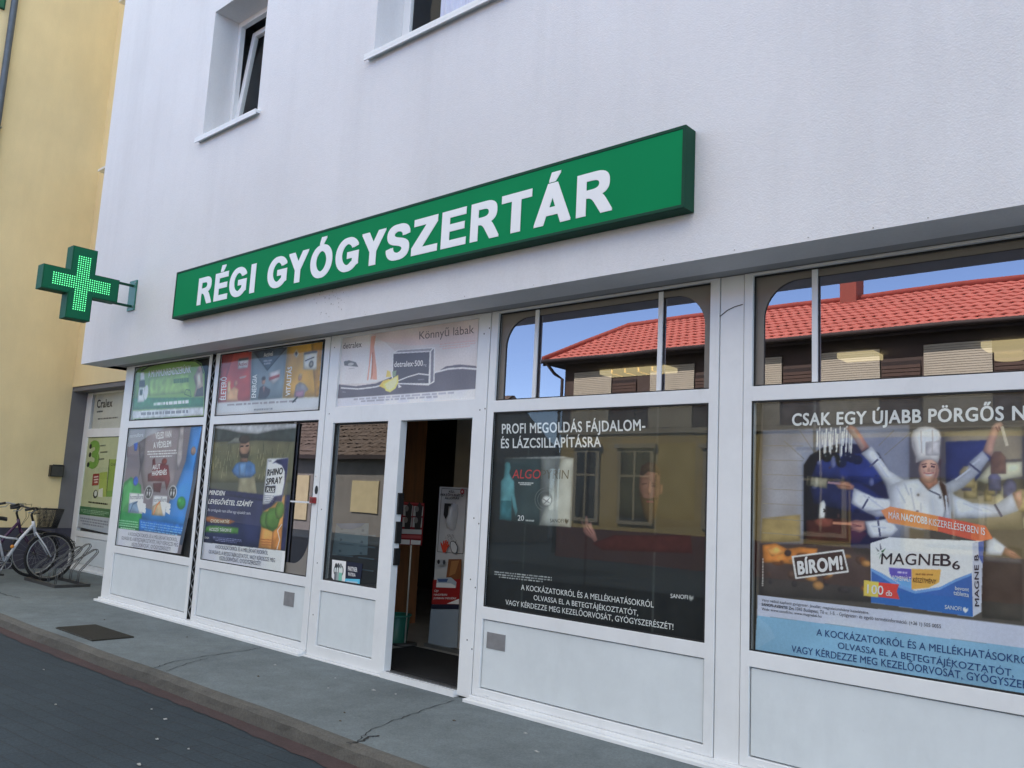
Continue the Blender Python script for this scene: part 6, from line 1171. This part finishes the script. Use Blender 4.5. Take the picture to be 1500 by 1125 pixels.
# green bin
BIN = surf('bin_green', (.015, .12, .085), .4); bn = thing('waste_bin', 'dark green plastic bin on the floor behind the white door post', 'bin')
g = MB(); vs = []
for z, r_ in ((.131, .11), (.40, .135), (.41, .135), (.41, .125), (.15, .10)):
    for k in range(20): vs.append((-6.46 + r_ * math.cos(R(k * 18)), 5.72 + r_ * math.sin(R(k * 18)), z))
g.add(vs, [(i * 20 + k, i * 20 + (k + 1) % 20, (i + 1) * 20 + (k + 1) % 20, (i + 1) * 20 + k) for i in range(4) for k in range(20)] + [tuple(range(20)), tuple(range(80, 100))], BIN, True); g.build('body', bn)
g = MB(); g.tube([(-6.46 + .14 * math.cos(R(k * 18)), 5.72 + .14 * math.sin(R(k * 18)), .405) for k in range(20)], .009, surf('bin_rim', (.04, .2, .15), .4), 6, closed=True); g.build('rim', bn); seat(bn)
# mat
g = MB(); g.plate([rect(-6.2, -4.5, -.42, .42)], 0, .012, surf('door_mat', (.012, .012, .013), .95, var=.3, vscale=40, bump=.8, bscale=300), .002); mt = g.build('door_mat')
for v in mt.data.vertices: v.co = (v.co.x, v.co.z + 5.28, .143 - v.co.y)
tag(mt, 'black mat on the shop floor just inside the open doorway', 'mat')
g = MB(); e = .014
for a0, a1, b0, b1 in ((-6.2, -4.5, 4.846, 4.86), (-6.2, -4.5, 5.70, 5.714)): g.box(a0, a1, b0, b1, .1305, .146, RUBBER)
g.build('edge', mt); seat(mt)

# ================================================================== across the street: what the glass mirrors
def tiles(g, x0, x1, y0, z0, y1, z1, m, tw=.25, tr=.36, hipl=0.0, hipr=0.0, rough=0.0):
    """a tiled slope from the eave (y0, z0) to the ridge (y1, z1): pantile waves and stepped rows"""
    L = math.hypot(y1 - y0, z1 - z0); rows = max(1, int(L / tr)); ny, nz = -(z1 - z0) / L, (y1 - y0) / L
    if nz < 0: ny, nz = -ny, -nz
    r_ = random.Random(11)
    for r in range(rows):
        t0, t1 = r / rows, (r + 1) / rows; a = x0 + hipl * t0; b = x1 - hipr * t0; n = max(2, int((b - a) / tw)) * 4
        vs = []
        for k in range(n + 1):
            x = a + (b - a) * k / n; w = .014 * math.cos(2 * math.pi * k / 4) + (r_.uniform(-rough, rough) if rough else 0)
            for t, lift in ((t0, .0), (t0, .026), (t1, .0)):
                xx = min(max(x, x0 + hipl * t), x1 - hipr * t); o_ = w + lift; vs.append((xx, y0 + (y1 - y0) * t + ny * o_, z0 + (z1 - z0) * t + nz * o_))
        g.add(vs, [(3 * k + c, 3 * (k + 1) + c, 3 * (k + 1) + c + 1, 3 * k + c + 1) for k in range(n) for c in (0, 1)], m)
HY = -10.5
TER = surf('roof_terracotta', (.54, .15, .11), .75, var=.12, vscale=1.5, fine=.14, fscale=9)
BRN = surf('eave_brown', (.035, .022, .018), .7, var=.2)
SHUT = surf('shutter_cream', (.60, .54, .40), .6, var=.08, vscale=2); SHB = surf('shutter_brown', (.11, .065, .045), .6, var=.15)
OWALL = surf('ochre_wall', (.56, .43, .17), .85, var=.12, vscale=1.2, fine=.05); OUP = surf('upper_wall_brown', (.10, .07, .055), .8, var=.15); REDW = surf('red_base', (.13, .035, .03), .7, var=.2); OWIN = surf('opp_window', (.05, .055, .06), .1); OTRIM = surf('opp_trim', (.46, .41, .30), .8, var=.1); BLUEP = surf('blue_panel', (.03, .05, .30), .5, var=.15)
rh = thing('red_roof_house', 'ochre house with a bright red tiled roof, mirrored in the upper shop panes', 'house')
HX0, HX1 = -15.9, 9.0; WYo = HY - .34
g = MB(); g.box(HX0, HX1, WYo - 7, WYo, 3.75, 5.98, OUP); g.box(HX0, HX1, WYo - 7, WYo, .9, 3.75, OWALL); g.box(HX0 - .02, HX1, WYo - 7, WYo + .04, 0, .9, REDW); g.box(HX0 - .03, HX1, WYo - 7, WYo + .06, 3.66, 3.80, OTRIM); g.build('wall', rh)
g = MB(); rz = 7.72; ry = HY - 3.6
tiles(g, HX0 - .62, HX1 + .5, HY, 5.98, ry, rz, TER, hipl=.75)
g.add([(HX0 - .62, HY, 5.95), (HX0 - .62, 2 * ry - HY, 5.95), (HX0 + .13, ry, rz)], [(0, 1, 2)], TER); g.add([(HX0 - .62, 2 * ry - HY, 5.95), (HX1 + .5, 2 * ry - HY, 5.95), (HX1 + .5, ry, rz), (HX0 + .13, ry, rz)], [(0, 1, 2, 3)], TER)
rf = g.build('roof', rh)
g = MB(); g.tube([(HX0 - .6, HY, 6.02), (HX0 + .13, ry, rz + .03), (HX1 + .5, ry, rz + .03)], .10, surf('ridge_tile', (.34, .06, .04), .7), 8); g.build('ridge', rf)
g = MB(); g.box(-8.5, -8.05, ry - .3, ry + .3, rz - .3, rz + .75, surf('chimney_brick', (.30, .075, .05), .8)); g.build('chimney', rf)
g = MB(); g.box(HX0 - .62, HX1 + .5, WYo - 7, HY - .03, 5.86, 5.94, BRN); g.box(HX0 - .62, HX1 + .5, HY - .029, HY + .0, 5.80, 5.97, BRN); g.build('eaves', rh)
g = MB(); g.tube([(HX0 - .7, HY + .06, 5.93), (HX1 + .5, HY + .06, 5.93)], .065, BRN, 8); g.tube([(HX0 - .45, HY + .06, 5.9), (HX0 - .4, HY - .3, 5.6), (HX0 - .05, WYo + .08, 5.4), (HX0 - .05, WYo + .08, .1)], .05, BRN, 8); g.build('gutter', rh)
def slats(g, x0, x1, z0, z1, y, m, pitch=.055):
    n = int((z1 - z0) / pitch)
    for k in range(n): g.box(x0, x1, y, y + .022, z0 + k * pitch, z0 + (k + .82) * pitch, m)
    g.box(x0, x1, y - .02, y - .001, z0, z1, BRN)
for i, x in enumerate((-15.5, -12.75, -10.25, -7.85, -5.5, -3.1, -.6, 2.0, 4.5)):
    g = MB(); slats(g, x, x + 1.38, 3.82, 5.62, WYo + .03, SHUT); g.build('roller_shutter', rh)
    if i < 8:
        g = MB(); slats(g, x + 1.42, x + 2.28, 3.82, 5.25, WYo + .03, SHB, .09); g.build('roller_shutter', rh)
for i, x in enumerate((-15.2, -13.6, -10.9, -8.3, -5.4, -2.6, .4, 3.4)):
    w_ = .95 if i else .7
    g = MB(); g.box(x - .12, x + w_ + .12, WYo + .001, WYo + .07, 1.10, 3.24, OTRIM); g.box(x - .2, x + w_ + .2, WYo + .001, WYo + .14, 3.24, 3.36, OTRIM); w = g.build('window', rh)
    g = MB(); g.box(x, x + w_, WYo + .072, WYo + .085, 1.22, 3.12, OWIN); g.build('pane', w)
    g = MB(); g.box(x + w_ / 2 - .03, x + w_ / 2 + .03, WYo + .086, WYo + .11, 1.22, 3.12, OTRIM); g.box(x, x + w_, WYo + .0855, WYo + .109, 2.42, 2.48, OTRIM); g.build('glazing_bar', w)
g = MB(); g.box(-7.3, -1.2, WYo + .15, WYo + .28, 2.55, 3.45, BLUEP); g.box(-7.1, -6.0, WYo + .12, WYo + .16, .9, 2.5, BLUEP); g.build('shop_front', rh)
seat(rh)
bh = thing('brown_roof_house', 'low grey house with an old brown tiled roof, mirrored in the door glass', 'house')
OLD = surf('old_brown_tile', (.13, .095, .075), .8, var=.35, vscale=5, fine=.3, fscale=14); GREYW = surf('grey_house_wall', (.24, .22, .20), .85, var=.15); SANDW = surf('sand_plaster', (.60, .50, .30), .8, var=.1)
BX0, BX1 = -46, -21.2
g = MB(); g.box(BX0 + .4, BX1 - .4, HY - 7, HY - .45, 0, 3.0, GREYW); g.box(-26.1, -24.5, HY - .449, HY - .40, .85, 2.05, SANDW); g.box(-31, -29, HY - .449, HY - .40, .4, 2.2, SANDW); g.build('wall', bh)
g = MB(); tiles(g, BX0, BX1, HY, 3.0, HY - 4, 5.6, OLD, .34, .30, rough=.03); g.add([(BX0, HY - 8, 3.0), (BX1, HY - 8, 3.0), (BX1, HY - 4, 5.6), (BX0, HY - 4, 5.6)], [(0, 1, 2, 3)], OLD); g.add([(BX1, HY, 2.98), (BX1, HY - 8, 2.98), (BX1, HY - 4, 5.58)], [(0, 1, 2)], GREYW); g.build('roof', bh)
g = MB(); g.box(BX0, BX1, HY - .06, HY + .02, 2.86, 3.02, BRN); g.build('eaves', bh)
g = MB(); g.box(-23.9, -23.0, HY - .449, HY - .38, 1.0, 2.2, OTRIM); w = g.build('window', bh); g = MB(); g.box(-23.8, -23.1, HY - .379, HY - .36, 1.1, 2.1, OWIN); g.build('pane', w)
seat(bh)
